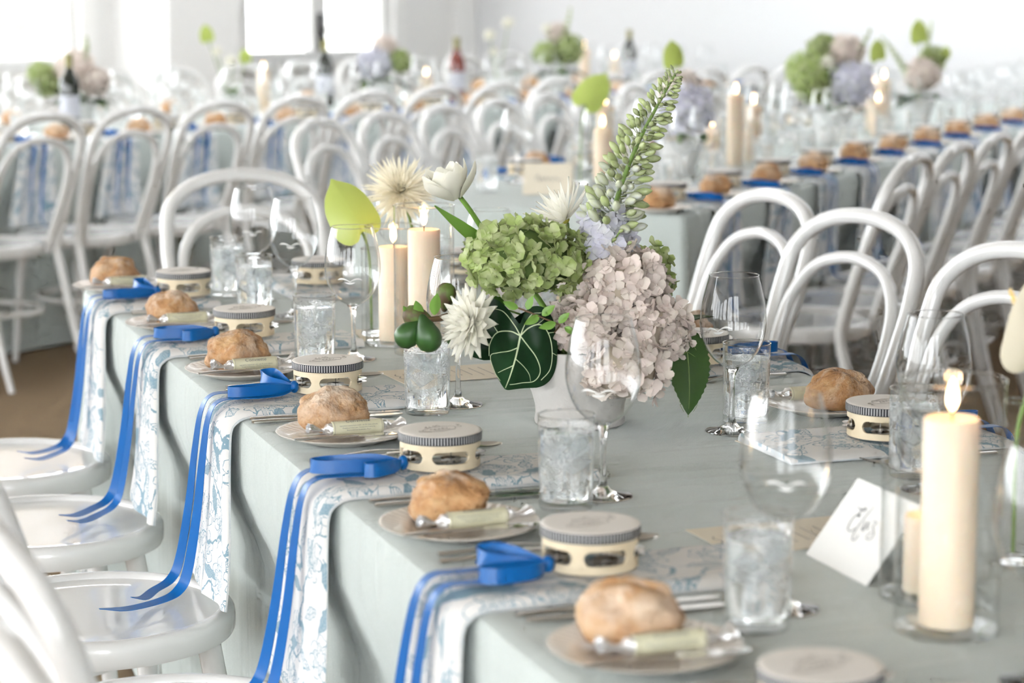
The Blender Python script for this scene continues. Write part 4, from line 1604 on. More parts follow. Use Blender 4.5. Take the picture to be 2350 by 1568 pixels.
# white tulip
tu = thing('tulip', 'white double tulip leaning out on a bent green stem', 'flower', M=Matrix.Translation(C(-.171, .320, -.01)))
tip_ax = Vector((-.38, -.12, .92)).normalized()
TP = Vector(C(-.171, .320, -.01))
MB().tube(route([TP + Vector((.006, 0, -.004)), TP + Vector((.020, .010, -.024)), TP + Vector((.046, .045, -.068)), TP + Vector((.075, .085, -.110)), TP + Vector((.130, .075, -.180)), mouth()], TP, 1.10), [.0034, .0036, .0040, .0042, .0042], 10).build('stem', 'leaf_tulip', tu)
PT = MB()
def tul(u, v):
    s = v * 2 - 1
    w = .040 * sin(pi * (.08 + .86 * u) ** .8) ** .7
    a = s * w / .022 * .5
    rr = .006 + .021 * sin(min(1, u * 1.2) * pi / 2) - .006 * max(0, u - .6) ** 1.2
    return (rr * cos(a), rr * sin(a), .052 * u - .004 * s * s * u + .0016 * sin(s * 9) * (u > .85))
PT.grid(tul, 9, 7)
PT.add(MB().grid(lambda u, v: tuple(Vector(tul(u, v)) * .975), 9, 7))
PTM = PT.mesh('petal', 'petal_white')
rnd = random.Random(4)
for ring, (n, sc, tilt) in enumerate(((4, .78, -.05), (5, .92, .03), (5, 1.0, .12), (3, 1.06, .30))):
    for k in range(n):
        M = frame((0, 0, -.006), tip_ax, 2 * pi * k / n + ring * .6) @ Matrix.Rotation(tilt * rnd.uniform(.6, 1.4), 4, 'Y') @ Matrix.Scale(sc * rnd.uniform(.92, 1.05), 4)
        place('petal', PTM, tu, M)
for (a, b, w, sp) in (((.040, .004, -.060), (-.028, -.020, -.014), .020, 0), ((.072, .004, -.100), (.048, .002, -.060), .016, 1)):
    A, B = Vector((.070, .080, -.098)), Vector(b)
    mid = (A + B) / 2 + Vector((.004, .004, -.006))
    P = catmull([A, mid, B], 8)
    W = [w * max(.05, sin(pi * (.14 + .84 * i / (len(P) - 1)))) for i in range(len(P))]
    P = [outside(TP + p, 1.14) - TP for p in P]
    MB().strip(P, Vector((.45, -.25, .6)), W, .0008).build('leaf', 'leaf_tulip', tu)

# dahlias and chrysanthemum
DPET = petal_mesh('petal', .044, .0185, 'petal_white', cup=.25, nu=7, nv=5, power=.75)
SPET = petal_mesh('petal', .054, .0075, 'petal_cream', cup=.18, nu=6, nv=3, power=.6)
WPET = petal_mesh('petal', .055, .0100, 'petal_white', cup=.25, nu=7, nv=3, power=.75)
def daisy(name, label, pos, ax, rings, me, stem, seed, eye=.006, size=1.0):
    t = thing(name, label, 'flower', M=Matrix.Translation(pos))
    rnd = random.Random(seed)
    base = frame((0, 0, 0), ax)
    for ri, (n, el, sc) in enumerate(rings):
        for k in range(n):
            M = base @ Matrix.Rotation(2 * pi * k / n + ri * .4 + rnd.uniform(-.1, .1), 4, 'Z') @ Matrix.Rotation(-radians(el + rnd.uniform(-7, 7)), 4, 'Y') @ Matrix.Translation((.004, 0, 0)) @ Matrix.Rotation(rnd.uniform(-.3, .3), 4, 'X') @ Matrix.Scale(sc * size * rnd.uniform(.9, 1.06), 4)
            place('petal', me, t, M)
    e = MB().ell((0, 0, 0), (eye, eye, eye * .7), 10, 6)
    o = e.build('flower_eye', 'flower_eye', t)
    o.matrix_basis = base
    if stem:
        MB().tube(route([Vector(pos) - Vector(ax).normalized() * .004] + list(stem), pos), .0024, 8).build('stem', 'stem_green', t)
    return t
daisy('dahlia', 'white dahlia facing sideways beside the white-veined leaf', C(-.148, .156, -.108), (-.78, -.52, .25), [(10, 70, .45), (13, 48, .75), (15, 24, .98), (18, 2, 1.12), (16, -14, 1.05)], DPET, [C(-.105, .125, -.060), C(-.045, .125, -.02), mouth()], 3)
daisy('dahlia', 'spiky white dahlia peeping out behind the green hydrangea', C(-.018, .272, .098), (-.55, -.2, .75), [(9, 62, .8), (12, 38, 1.0), (13, 14, 1.1)], WPET, [C(-.010, .20, .085), C(.0, .13, .04), mouth()], 8)

# fig branch
fg = thing('fig_branch', 'fig branch with green figs reaching left over a water tumbler', 'fig branch', M=Matrix.Translation(C(-.186, .156, -.098)))
FP = Vector(C(-.186, .156, -.098))
MB().tube(route([FP + Vector((-.028, 0, .004)), FP + Vector((-.006, .010, .004)), FP + Vector((.018, .058, .002)), FP + Vector((.075, .078, -.012)), FP + Vector((.130, .085, -.030)), mouth()], FP), [.0030, .0045, .0042, .0038, .0036], 8).build('branch', 'twig', fg)
def fig(c, r, ax, mat):
    m = MB().lathe([(.0001, .030), (.0035, .0285), (.006, .024), (.011, .016), (.0158, .005), (.0168, -.004), (.0135, -.013), (.007, -.018), (.0001, -.0195)], 16)
    o = m.build('fig', mat, fg)
    o.matrix_basis = frame(c, ax, 0, r)
fig((-.047, -.002, -.016), 1.02, (.55, 0, .55), 'fig_green')
fig((-.020, -.010, -.018), 1.08, (-.25, 0, .9), 'fig_green')
fig((-.038, .006, .008), .88, (.9, 0, -.25), 'fig_brown')
fig((.002, .058, .030), .84, (-.1, .1, -.9), 'fig_brown')
fig((.018, .064, -.026), 1.0, (.1, .1, .9), 'fig_green')
for p, ax, L in (((-.030, 0, .006), (-.25, -.3, 1), .030), ((-.012, .004, .010), (.1, -.2, 1), .034), ((-.045, .004, .008), (-.5, -.1, .8), .018)):
    m = leaf_shape(MB(), L, L * .45, .2, .3)
    o = m.build('leaf', 'leaf_tulip', fg)
    o.matrix_basis = frame((0, 0, 0), (0, 0, 1))
    o.matrix_basis = Matrix.Translation(p) @ Vector((1, 0, 0)).rotation_difference(Vector(ax).normalized()).to_matrix().to_4x4() @ Matrix.Rotation(-pi / 2 + .4, 4, 'X')

# white-veined anthurium leaf: drawn around the notch where the stalk joins
al = thing('anthurium_leaf', 'dark green heart-shaped leaf with white veins hanging over the vase', 'leaf', M=Matrix.Translation(C(-.083, .139, -.092)))
out2 = [(.000, .016), (.006, .030), (.018, .038), (.032, .036), (.043, .022), (.048, .002), (.050, -.022), (.048, -.048), (.040, -.066), (.022, -.075), (-.006, -.077), (-.018, -.079), (-.024, -.074), (-.032, -.058), (-.040, -.034), (-.046, -.006), (-.049, .022), (-.047, .040), (-.040, .047), (-.030, .045), (-.016, .034), (-.005, .020)]
OUT = catmull([(a, b, 0) for a, b in out2], 4, closed=True)
def bulge(x, z):
    r2 = x * x + z * z
    return -.010 * math.exp(-r2 / .0012) + r2 * 2.6 + .0035 * sin(x * 160) * min(1, sqrt(r2) / .03) + .002 * sin(z * 120 + x * 60)
lm = MB()
RG = 9
for i in range(RG + 1):
    for p in OUT:
        f = i / RG
        x, z = p.x * f, p.y * f
        lm.v.append(Vector((x, bulge(x, z), z)))
n = len(OUT)
for i in range(RG):
    for k in range(n):
        l = (k + 1) % n
        lm.face((i * n + k, i * n + l, (i + 1) * n + l, (i + 1) * n + k))
half_n = len(lm.v)
for i in range(half_n):
    lm.v.append(lm.v[i] + Vector((0, .0009, 0)))
for q in list(lm.f):
    lm.face([half_n + a for a in q][::-1])
leafb = lm.build('blade', 'leaf_dark', al)
vn = MB()
def vein(pts, w):
    P = catmull([(a, 0, b) for a, b in pts], 6)
    P = [Vector((p.x, bulge(p.x, p.z) - .0007, p.z)) for p in P]
    W = []
    for i in range(len(P)):
        t = P[min(i + 1, len(P) - 1)] - P[max(i - 1, 0)]
        W.append(Vector((-t.z, 0, t.x)))
    vn.strip(P, W, [w * (1 - .6 * i / len(P)) for i in range(len(P))], .0004)
vein([(0, 0), (-.006, -.03), (-.013, -.055), (-.020, -.076)], .0026)
vein([(0, 0), (-.014, .006), (-.032, .002), (-.041, -.014), (-.042, -.030)], .0018)
vein([(0, 0), (.012, .010), (.028, .014), (.039, -.002), (.043, -.026), (.040, -.050), (.028, -.064)], .0018)
vein([(0, 0), (-.008, .014), (-.022, .030), (-.038, .034)], .0016)
vein([(0, 0), (.006, .014), (.016, .028), (.028, .030)], .0015)
vein([(0, 0), (.010, -.014), (.022, -.032), (.027, -.052), (.018, -.066), (.0, -.068), (-.014, -.070)], .0016)
vein([(-.003, -.016), (-.016, -.022), (-.030, -.026), (-.040, -.030), (-.036, -.050), (-.027, -.066)], .0013)
vein([(-.007, -.032), (.004, -.044), (.012, -.056), (.014, -.066)], .0012)
vein([(-.009, -.042), (-.020, -.048), (-.030, -.054)], .0011)
vein([(.022, .014), (.032, .022)], .001)
vein([(.037, .002), (.046, .002)], .001)
vein([(.043, -.026), (.049, -.030)], .001)
vein([(-.030, .003), (-.038, .014), (-.045, .016)], .001)
vein([(-.041, -.014), (-.046, -.012)], .001)
vn.build('veins', 'leaf_vein', leafb)
AP = Vector(C(-.083, .139, -.092))
MB().tube(route([AP + Vector((0, .002, 0)), AP + Vector((.010, .025, -.004)), AP + Vector((.045, .060, -.020)), mouth()], AP), .0022, 8).build('stalk', 'stem_green', al)

# drooping serrated leaf on the right and smaller leaves
dl = thing('hydrangea_leaf', 'drooping serrated green leaf hanging from the blush hydrangea', 'leaf', M=Matrix.Translation(C(.136, .139, .016)))
m = MB()
leaf_shape(m, .132, .064, .10, .22, serr=.07, n=33, power=.82)
m.v = [Vector((-.10 * p.x - .97 * p.y, p.z * .9 - .10 * abs(p.y), -.985 * p.x + .06 * p.y)) for p in m.v]
for p in m.v:
    p.x += .020 * sin(min(1, -p.z / .13) * pi / 2) + .008
m.build('blade', 'leaf_mid', dl)
m = MB()
m.tube([(.008 + .020 * sin(min(1, z / .13) * pi / 2) - .10 * z, -.0018 - .10 * z * z * 6, -z) for z in [.132 * k / 14 for k in range(15)]], [.0014, .0004], 6)
for k in range(1, 8):
    z = .014 + .0135 * k
    x = .008 + .020 * sin(min(1, z / .13) * pi / 2) - .10 * z
    for s in (-1, 1):
        m.tube([(x, -.0020, -z), (x + s * .012, -.0015 + .004 * .22, -z - .008), (x + s * .022 * sin(pi * (.2 + .1 * k)), .004 * .22, -z - .018)], [.0006, .0003], 5)
m.build('veins', 'stem_green', dl)
LP = Vector(C(.136, .139, .016))
MB().tube(route([LP + Vector((.006, 0, 0)), LP + Vector((-.02, .010, .004)), LP + Vector((-.075, .0, -.006)), mouth()], LP), .002, 6).build('stalk', 'stem_green', dl)

for i, (p, ax, L, w, mat, lb) in enumerate((
        (C(-.105, .168, -.055), (-.8, -.5, .25), .055, .036, 'leaf_mid', 'small ribbed leaf tucked under the lime hydrangea'),
        (C(-.052, .150, -.030), (.30, -.35, -.85), .080, .060, 'leaf_dark', 'dark leaf between the lime and blush hydrangeas'),
        (C(-.040, .128, -.020), (-.80, -.40, .30), .080, .060, 'leaf_dark', 'dark leaf behind the twig of small bright leaves'),
        (C(-.080, .120, -.030), (-.9, -.25, -.15), .075, .050, 'leaf_dark', 'dark leaf behind the sideways white dahlia'),
        (C(.012, .112, -.075), (.1, -.8, -.5), .050, .034, 'leaf_mid', 'little green leaf at the vase rim'),
        (C(.130, .130, .02), (.8, .1, .4), .060, .045, 'leaf_mid', 'broad leaf behind the blush hydrangeas'))):
    m = leaf_shape(MB(), L, w, .2, .25, serr=.06 if mat == 'leaf_mid' else 0, n=15)
    t = thing('filler_leaf', lb, 'leaf', M=Matrix.Translation(p))
    o = m.build('blade', mat, t)
    q = Vector((1, 0, 0)).rotation_difference(Vector(ax).normalized())
    R3 = q.to_matrix()
    for v in o.data.vertices:          # the blade lies against the heads instead of cutting into them
        v.co = outside(Vector(p) + R3 @ v.co, 1.13 + .02 * i) - Vector(p)
    p0 = outside(p, 1.13 + .02 * i)
    MB().tube(route([p0, (p0 + Vector(C(0, .125, 0))) / 2, C(.0, .120, .0), mouth()], p), .0014, 6).build('stalk', 'stem_green', t)
sp = thing('leaf_sprig', 'dark twig with small bright green leaves below the lime hydrangea', 'leaf', M=Matrix.Translation(C(-.046, .158, -.112)))
SP = Vector(C(-.046, .158, -.112))
MB().tube(catmull([(-.04, .0, .02), (-.01, 0, .008), (.016, .004, -.004)], 5)[:-1] + route([SP + Vector((.016, .004, -.004)), SP + Vector((.006, .050, -.028)), C(-.02, .120, -.01), mouth()], SP), .0012, 6).build('twig', 'twig', sp)
for (x, z, a, L) in ((-.040, .020, 160, .022), (-.028, .018, 70, .020), (-.012, .010, 215, .024), (-.008, .010, 40, .022), (.010, .0, 200, .024), (.014, .0, 45, .020), (.022, -.006, -30, .018)):
    m = leaf_shape(MB(), L, L * .52, .1, .2, n=9)
    o = m.build('leaf', 'leaf_tulip', sp)
    o.matrix_basis = Matrix.Translation((x, -.001, z)) @ Matrix.Rotation(-radians(a), 4, 'Y') @ Matrix.Rotation(pi / 2 - .35, 4, 'X')

# ---------------------------------------------------------------- bud vases on the near table
def bud_vase(label, pos, h=.17, r=.017, water=True):
    t = thing('bud_vase', label, 'vase', M=Matrix.Translation(pos))
    MB().lathe([(r, .004), (r, h)], 28).build('glass_wall', 'glass_hurricane', t)
    MB().lathe([(0, 0), (r, 0), (r + .0004, .004), (r - .002, .008), (0, .007)], 28).build('glass_base', 'glass_solid', t)
    MB().tube([(r * cos(a), r * sin(a), h) for a in [2 * pi * k / 28 for k in range(28)]], .001, 6, closed=True).build('rim', 'glass_solid', t)
    return t
def spathe_mesh(L, w, mat, cup=.2):
    mb = MB()
    o2 = [(0, .10), (.16, .20), (.36, .19), (.50, .05), (.50, -.18), (.45, -.40), (.31, -.59), (.09, -.73), (0, -.80), (-.09, -.73), (-.31, -.59), (-.45, -.40), (-.50, -.18), (-.50, .05), (-.36, .19), (-.16, .20)]
    O = catmull([(a * w, b * L, 0) for a, b in o2], 3, closed=True)
    R = 6
    for i in range(R + 1):
        f = i / R
        for p in O:
            x, y = p.x * f, p.y * f
            mb.v.append(Vector((x, y, cup * (x * x / w * 1.6 + y * y / L * .6) - .006 * (1 - f))))
    n = len(O)
    for i in range(R):
        for k in range(n):
            l = (k + 1) % n
            mb.face((i * n + k, i * n + l, (i + 1) * n + l, (i + 1) * n + k))
    b = len(mb.v)
    for i in range(b):
        mb.v.append(mb.v[i] - Vector((0, 0, .0008)))
    for q in list(mb.f):
        mb.face([b + a for a in q][::-1])
    return mb.mesh('spathe', mat)
SPL = spathe_mesh(.112, .084, 'spathe_lime')
SPW = spathe_mesh(.13, .085, 'spathe_white', cup=.5)
def anthurium(label, pos, stem, M, me, spad='spadix', sl=.04, sp=None):
    t = thing('anthurium', label, 'flower', M=Matrix.Translation(pos))
    place('spathe', me, t, M)
    o = MB().tube(catmull(sp or [(0, 0, 0), (0, -.01, .014), (0, -.022, sl)], 5), [.0042, .0046, .002], 8).build('spadix', spad, t)
    if not sp:
        o.matrix_basis = M
    MB().tube(catmull([(0, 0, 0)] + [tuple(Vector(s) - Vector(pos)) for s in stem], 7), .0024, 8).build('stem', 'stem_green', t)
    return t
def rot_axes(xa, ya, s=1.0):
    X = Vector(xa).normalized()
    Y = Vector(ya)
    Y = (Y - X * Y.dot(X)).normalized()
    Z = X.cross(Y)
    return Matrix((X, Y, Z)).transposed().to_4x4() @ Matrix.Scale(s, 4)
bx, by = (T1 @ Vector((.375, -.70, 0))).xy
bud_vase('slim clear bud vase holding the lime anthurium', (bx, by, TZ + .0019), .15)
# leaf-green spathe seen from behind: stalk joins low on the right, tip points up left
anthurium('lime green anthurium bloom in a slim glass beside the candles', (bx - .016, by - .060, .942), [(bx - .006, by - .013, .906), (bx - .001, by - .004, .86), (bx, by, TZ + .012)], rot_axes((.80, .45, .40), (.42, -.10, -.90), 1.02), SPL)
cx, cy = (T1 @ Vector((.44, -.745, 0))).xy
bud_vase('slim clear bud vase holding the cream chrysanthemum', (cx, cy, TZ + .0019), .16)
daisy('chrysanthemum', 'cream spider chrysanthemum with thin petals behind the candle flame', (cx - .026, cy + .03, .992), (.05, -.80, .45), [(14, 76, .55), (20, 60, .8), (24, 44, .95), (28, 28, 1.02), (30, 12, 1.05), (28, -4, 1.08), (22, -22, 1.0)], SPET, [(cx - .004, cy + .01, .93), (cx, cy, .85), (cx, cy, TZ + .012)], 12, .004, size=1.12)
# pale bloom by the right-hand candles
ex, ey = (T1 @ Vector((.60, -2.40, 0))).xy
bud_vase('slim clear bud vase with white anthurium behind the tallest candle', (ex, ey, TZ + .0005), .175, .0155)
anthurium('white anthurium with yellow spadix behind the tallest candle', (ex + .018, ey, .975), [(ex + .010, ey, .93), (ex, ey, .88), (ex, ey, TZ + .012)], rot_axes((.75, .65, .1), (-.35, .1, -.95), .95), SPW, sp=[(0, -.004, 0), (-.018, -.012, .030), (-.034, -.014, .066)])
fx, fy = (T1 @ Vector((.60, -2.47, 0))).xy
anthurium('white anthurium bloom bending over the candle group edge', (fx + .050, fy - .03, .935), [(fx + .038, fy - .010, .898), (fx + .035, fy - .002, .85), (fx + .034, fy, TZ + .012)], rot_axes((.8, .4, -.3), (.2, .2, -.95), .75), SPW)
bud_vase('second slim clear bud vase behind the tallest candle, with leafy stems', (fx + .028, fy, TZ + .0005), .150, .0155)
lt = thing('leafy_stem', 'yellow-green leafy stem standing in glass behind the tallest candle', 'leaf', M=Matrix.Translation((fx + .021, fy + .003, TZ + .012)))
MB().tube([(0, 0, 0), (0, 0, .12), (-.006, .002, .175)], .0014, 6).build('stem', 'stem_green', lt)
for i, (z, a, L) in enumerate(((.145, 118, .04), (.150, 140, .045), (.158, 106, .05), (.165, 130, .045), (.172, 96, .04))):
    o = leaf_shape(MB(), L, L * .4, .2, .2, n=9).build('leaf', 'leaf_tulip', lt)
    o.matrix_basis = Matrix.Translation((-.009, .004, z)) @ Matrix.Rotation(-radians(a), 4, 'Y') @ Matrix.Rotation(pi / 2 - .4, 4, 'X')

# ---------------------------------------------------------------- tables further back
# what stands along the middle of the two tables: candles, vases, bottles (table, u, v, radius)
OCC = [(T2, u, v, .05) for u, v in ((-.575, .77), (-.668, 1.0), (-.395, 1.40), (-.39, 1.55), (-.50, 1.47), (-.40, 3.00), (-.48, 3.12), (-.385, 2.88), (-.60, .665), (-.745, .345), (-.785, .623), (-.549, .39))]
OCC += [(T2, u, v, .15) for u, v in ((-.463, 1.10), (-.43, 2.48), (-.40, 3.45))]
OCC += [(TL, u, v, .05) for u, v in ((-.52, .98), (-.45, 2.03), (-.55, 3.50), (-.43, 3.60), (-.375, -.290), (-.70, 1.60), (-.40, 2.20), (-.50, 3.85))]
OCC += [(TL, u, v, .21) for u, v in ((-.53, -.08), (-.58, 1.85), (-.56, 2.75), (-.45, 3.12), (-.50, .76))]
TAMB_FAR = Proto(make_tambourine(8))
TAMB_FAR2 = Proto(make_tambourine(3))
def far_setting(T, xe, v, rz, k, row, seed, full=True, chair_off=.2, chair_jig=.03, wine=True):
    rnd = random.Random(seed)
    S = T @ TR(xe, v, TZ, rz)
    o1 = ORD[k]
    CHAIR.put(T @ TR(xe + (chair_off if rz else -chair_off), v + rnd.uniform(-.003, .003), 0, (pi if rz else 0) - pi / 2 + rnd.uniform(-chair_jig, chair_jig)), f'{o1} white bentwood chair {row}')
    if full:
        (TAMB_FAR if seed % 2 else TAMB_FAR2).put(S @ TR(.155, 0, NAP_TOP), f'{o1} blue-ribboned tambourine {row}')
        place_mesh('napkin', NAPKINS[seed % 7], S @ TR(0, 0, .0006), f'{o1} blue floral toile napkin {row}', 'napkin')
    py = .20
    place_mesh('side_plate', PLATE, S @ TR(.10, py, .0005), f'{o1} cream side plate {row}', 'plate')
    place_mesh('bread_roll', ROLLS[seed % 6], S @ TR(.10, py, .0090, rnd.uniform(0, 6)), f'{o1} crusty bread roll {row}', 'bread')
    def glass(proto, x, y, r, label):
        # keep clear of the vases, candles and bottles along the middle of the table
        while x > .20:
            q = T.inverted() @ S @ Vector((x, y, 0))
            if all((q.xy - Vector((u, w))).length > r + R for TT, u, w, R in OCC if TT is T):
                proto.put(S @ TR(x, y, .0005), label)
                OCC.append((T, q.x, q.y, r - .004))
                return
            x -= .01
    glass(TUMBLER_FAR, .25 + rnd.uniform(-.01, .01), -.180 + rnd.uniform(-.008, .008), .034, f'{o1} water tumbler {row}')
    if wine:
        glass(WINE_FAR, .325 + rnd.uniform(-.01, .01), -.138 + rnd.uniform(-.006, .006), .047, f'{o1} outer wine glass {row}')
        glass(WINE_FAR, .335 + rnd.uniform(-.01, .01), .122 + rnd.uniform(-.006, .006), .047, f'{o1} inner wine glass {row}')

n2 = 12
for k in range(n2):
    far_setting(T2, 0, 0.25 + .416 * k, pi, k, 'from the cream name card, row away from the window table', 50 + k, True, .207, .012, k > 0)
for k in range(9):
    far_setting(T2, -W2, .76 + .416 * k, 0, k, 'from the cream name card, row nearest the window table', 70 + k, k < 7, .245, .012, True)
TUMBLER_FAR.put(T2 @ TR(-.745, .345, TZ + .0005), 'water tumbler alone beside the cream name card')
WINE_FAR.put(T2 @ TR(-.785, .623, TZ + .0005), 'wine glass alone between the cream name card and its table edge')
nl = 14
for k in range(nl):
    v = (10 - k) * .42
    far_setting(TL, 0, v, pi, k, 'from the boarded wall, window table row away from windows', 90 + k, True, .207, .012)
for k in range(11):
    v = (9 - k) * .45 + .1
    far_setting(TL, -WL, v, 0, k, 'from the boarded wall, window table row beside windows', 110 + k, False, .225, .012)

# cream card on the end of the middle table
tent_card('name_card', 'cream tented name card on the end of the middle table', T2 @ TR(-.549, .33, TZ + .0008, radians(18)), .138, .092, .035, 'card_cream',
          [([(.25, .45), (.30, .62), (.34, .42), (.38, .55), (.42, .45), (.46, .56), (.50, .45), (.55, .55), (.60, .45), (.66, .55), (.72, .45), (.78, .52)], .0014)])

# ---------------------------------------------------------------- flowers of the tables further back
def head_mesh(kind, rad, n, seed, size=1.1):
    rnd = random.Random(seed)
    mb = MB()
    src = FLORETS[kind]
    ga = pi * (3 - sqrt(5))
    verts, faces = [], []
    for i in range(n):
        z = 1 - 2 * (i + .5) / n
        r = sqrt(1 - z * z)
        a = ga * i
        d = Vector((r * cos(a), r * sin(a), z))
        p = Vector((d.x * rad[0], d.y * rad[1], d.z * rad[2])) * rnd.uniform(.88, 1.06)
        M = frame(p, d + Vector((rnd.uniform(-1, 1), rnd.uniform(-1, 1), rnd.uniform(-1, 1))) * .4, rnd.uniform(0, 6), size * rnd.uniform(.85, 1.15))
        me = src[i % len(src)]
        b = len(mb.v)
        for v in me.vertices:
            mb.v.append(M @ v.co)
        for q in me.polygons:
            mb.face([b + x for x in q.vertices])
    mb.ell((0, 0, 0), (rad[0] * .82, rad[1] * .82, rad[2] * .82), 12, 8)
    return mb
HEADM = {}
def bunch(label, T, u, v, heads, vase_label, leaves=3, vase_h=.10, white=(), lime=(), seed=0, tall=None):
    base = T @ Vector((u, v, TZ))
    vt = thing('flower_vase', vase_label, 'vase', M=Matrix.Translation(base + Vector((0, 0, .0005))))
    MB().lathe([(0, 0), (.048, 0), (.050, .003), (.052, .03), (.066, vase_h * .75), (.074, vase_h), (.070, vase_h), (.055, vase_h * .5), (0, .02)], 28).build('body', 'vase_pale', vt)
    t = thing('flower_arrangement', label, 'flowers', M=Matrix.Translation(base + Vector((0, 0, vase_h))))
    rnd = random.Random(seed)
    for i, (kind, off, rad) in enumerate(heads):
        key = (kind, rad)
        if key not in HEADM:
            HEADM[key] = head_mesh(kind, (rad, rad * .9, rad * .85), int(34 + rad * 700), i).mesh('hydrangea_head', 'petal_' + kind)
        o = place('hydrangea_head', HEADM[key], t, TR(off[0], off[1], off[2], rnd.uniform(0, 6)))
        MB().tube([tuple(off), (off[0] * .4, off[1] * .4, off[2] * .4), (0, 0, -.06)], .003, 6).build('stem', 'stem_green', t)
    for i, (off, s) in enumerate(white):
        b = frame(off, Vector((off[0], -.4 - abs(off[1]), .35)))
        f = MB()
        for k in range(26):
            me = DPET
            M = b @ Matrix.Rotation(2.4 * k, 4, 'Z') @ Matrix.Rotation(-radians(75 - 3.2 * k), 4, 'Y') @ Matrix.Scale(s, 4)
            bb = len(f.v)
            for vv in me.vertices:
                f.v.append(M @ vv.co)
            for q in me.polygons:
                f.face([bb + x for x in q.vertices])
        f.build('white_bloom', 'petal_white', t)
        MB().tube([tuple(off), (0, 0, -.06)], .002, 6).build('stem', 'stem_green', t)
    for i, (off, s) in enumerate(lime):
        place('lime_spathe', SPL, t, Matrix.Translation(off) @ rot_axes((.85, .3, .2), (.3, .3, -.9), s))
        MB().tube([tuple(off), (off[0] * .6, off[1], off[2] * .5), (0, 0, -.06)], .002, 6).build('stem', 'stem_green', t)
    for i in range(leaves):
        a = 2 * pi * i / leaves + seed
        L = rnd.uniform(.10, .14)
        o = leaf_shape(MB(), L, L * .6, .35, .2, n=11).build('leaf', 'leaf_dark' if i % 2 else 'leaf_mid', t)
        o.matrix_basis = Matrix.Rotation(a, 4, 'Z') @ Matrix.Translation((.03, 0, .01)) @ Matrix.Rotation(-rnd.uniform(.0, .5), 4, 'Y')
    if tall:
        for k, (off, s) in enumerate(tall):
            m = MB()
            P = catmull([(0, 0, -.04), (off[0] * .4, off[1] * .4, off[2] * .5), tuple(off)], 6)
            m.tube(P, [.003, .0012], 6)
            m.build('stem', 'stem_green', t)
            sm = MB()
            for j in range(26):
                f = .45 + .55 * j / 25
                q = P[min(len(P) - 1, int(f * (len(P) - 1)))]
                sm.ell(q + Vector((cos(j * 2.4), sin(j * 2.4), .2)) * .016 * (1.3 - f), (.007, .007, .010), 6, 4)
            sm.build('spike_buds', 'bud_green', t)['kind'] = 'stuff'
    return t

bunch('lilac and blush hydrangeas with lime leaf-flower on the middle table, lit candle alongside', T2, -.463, 1.10,
      [('lilac', (.02, -.02, .10), .085), ('blush', (.01, .04, .15), .07)], 'white vase of lilac hydrangeas nearest the cream name card', 3, .10, lime=[((-.02, -.02, .24), .8)], seed=1)
bunch('big bunch of green and lilac hydrangeas with white ranunculus on the middle table', T2, -.43, 2.48,
      [('green', (-.09, -.02, .14), .085), ('green', (-.075, -.03, .080), .06), ('blush', (.045, .02, .21), .065), ('lilac', (.06, -.02, .10), .085), ('green', (-.03, .05, .22), .055)], 'white vase of the big green and lilac bunch', 5, .12,
      white=[((-.035, -.09, .17), .75)], lime=[((.16, .0, .19), .75)], tall=[((.13, 0, .28), 1)], seed=2)
bunch('loose bunch with lime anthurium and dark leaves towards the boarded wall', T2, -.40, 3.45,
      [('blush', (.02, 0, .10), .075), ('green', (.06, .02, .16), .05)], 'white vase of the loose lime and blush bunch', 6, .11,
      lime=[((.0, -.02, .24), .9), ((.11, 0, .17), .5)], tall=[((.05, 0, .30), 1), ((-.14, 0, .24), 1)], seed=3)
bunch('dark leafy bunch with taupe hydrangea behind a black wine bottle', TL, -.53, -.08,
      [('blush', (-.02, 0, .13), .085), ('green', (-.15, 0, .11), .055), ('green', (-.12, -.04, .072), .05), ('blush', (.06, -.03, .084), .06)], 'white vase of the dark leafy bunch', 8, .10, tall=[((.03, 0, .25), 1)], seed=4)
bunch('lilac hydrangea bunch with dark leaves near the window with the handle', TL, -.58, 1.85,
      [('lilac', (-.02, -.02, .09), .08), ('green', (.09, 0, .10), .055), ('blush', (.02, .03, .16), .06)], 'white vase of the lilac bunch near the window handle', 7, .10, seed=5)
bunch('white tulip blooms on thin stems on the window table', TL, -.56, 2.75, [], 'small white vase of thin-stemmed white blooms', 2, .09,
      white=[((-.04, 0, .20), .9), ((.05, 0, .26), .9), ((-.02, 0, .12), .7)], seed=6)
bunch('round green hydrangea bunch with white blooms near the room corner', TL, -.45, 3.12,
      [('green', (.05, 0, .12), .085), ('green', (-.07, 0, .10), .06), ('blush', (-.01, .03, .20), .055)], 'white vase of the round green bunch near the corner', 6, .10,
      white=[((-.06, -.04, .22), .8)], tall=[((.06, 0, .32), 1)], seed=7)
bunch('loose white and lime stems with candle on the window table', TL, -.50, .76, [], 'small white vase of loose white and lime stems', 2, .09,
      white=[((-.06, 0, .18), .7), ((.0, 0, .14), .8)], lime=[((-.10, 0, .24), .7), ((.06, 0, .15), .6)], seed=8)

# lime anthurium in glass on the middle table
gx, gy = (T2 @ Vector((-.60, .665, 0))).xy
bud_vase('clear glass with lime anthurium at the end of the middle table', (gx, gy, TZ + .0005), .18, .028)
anthurium('lime anthurium bloom lit from behind above the cream name card', (gx + .02, gy, .985), [(gx + .005, gy, .93), (gx, gy, TZ + .012)], rot_axes((.75, .2, -.45), (-.75, .1, -.35), 1.15), SPL)

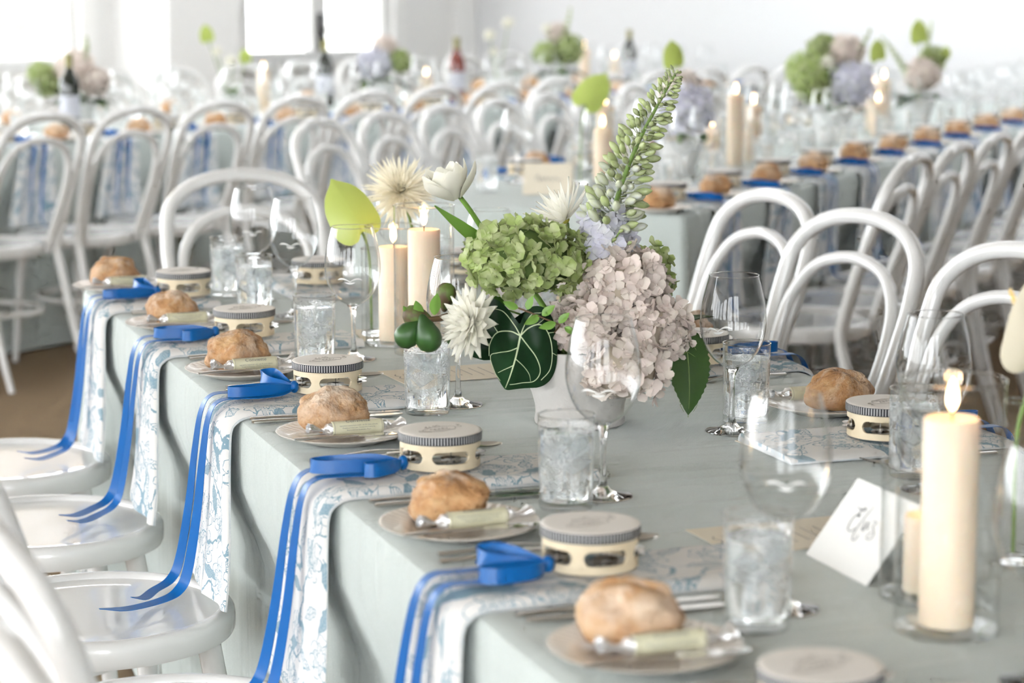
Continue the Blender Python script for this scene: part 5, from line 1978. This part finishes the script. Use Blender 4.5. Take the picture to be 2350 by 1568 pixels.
far_c = [(T2, -.575, .77, .15, .20, 'lit candle beside the lime anthurium on the middle table'), (T2, -.668, 1.0, .20, .24, 'tall lit candle behind the lime anthurium on the middle table'),
         (T2, -.395, 1.40, .22, .26, 'tallest lit candle of the middle table trio'), (T2, -.39, 1.55, .18, .22, 'medium lit candle of the middle table trio'), (T2, -.50, 1.47, .11, .15, 'shortest lit candle of the middle table trio'),
         (T2, -.40, 3.00, .20, .24, 'tall lit candle between big green bunch and loose lime bunch'), (T2, -.48, 3.12, .17, .21, 'medium lit candle between big green bunch and loose lime bunch'), (T2, -.385, 2.88, .12, .16, 'short lit candle between big green bunch and loose lime bunch'),
         (TL, -.52, .98, .18, .22, 'lit candle beside the loose white and lime stems'), (TL, -.45, 2.03, .12, .16, 'lit candle beside the rose wine bottle'),
         (TL, -.55, 3.50, .20, .24, 'tall lit candle next to the black bottle near the corner'), (TL, -.43, 3.60, .15, .19, 'shorter lit candle next to the black bottle near the corner')]
for T, u, v, ch, hh, lb in far_c:
    candle_pair(T, u, v, ch, hh, lb, 'clear hurricane glass around the ' + lb)

def bottle(label, T, u, v, mat):
    t = thing('wine_bottle', label, 'bottle', M=T @ TR(u, v, TZ + .0005))
    MB().lathe([(0, 0), (.036, 0), (.038, .003), (.038, .18), (.034, .205), (.020, .228), (.0145, .245), (.0140, .29), (.0155, .292), (.0155, .30), (0, .30)], 28).build('glass_body', mat, t)
    MB().lathe([(.0384, .06), (.0384, .145)], 28).build('paper_label', 'bottle_label', t)
    MB().lathe([(.0148, .25), (.0148, .288), (.0162, .291), (.0162, .302), (0, .3025)], 20).build('foil_cap', 'bottle_foil', t)
bottle('black wine bottle in front of the dark leafy bunch', TL, -.375, -.290, 'bottle_dark')
bottle('black wine bottle beside the lilac bunch near the window handle', TL, -.70, 1.60, 'bottle_dark')
bottle('rose wine bottle standing mid-table under the windows', TL, -.40, 2.20, 'bottle_rose')
bottle('black wine bottle near the room corner beside two lit candles', TL, -.50, 3.85, 'bottle_dark')

for p in (CHAIR, BUTTER, TUMBLER, TUMBLER_FAR, WINE, WINE_FAR, TAMB_B, TAMB_FAR, TAMB_FAR2):
    if not p.used:
        for c in list(p.root.children_recursive) + [p.root]:
            bpy.data.objects.remove(c)
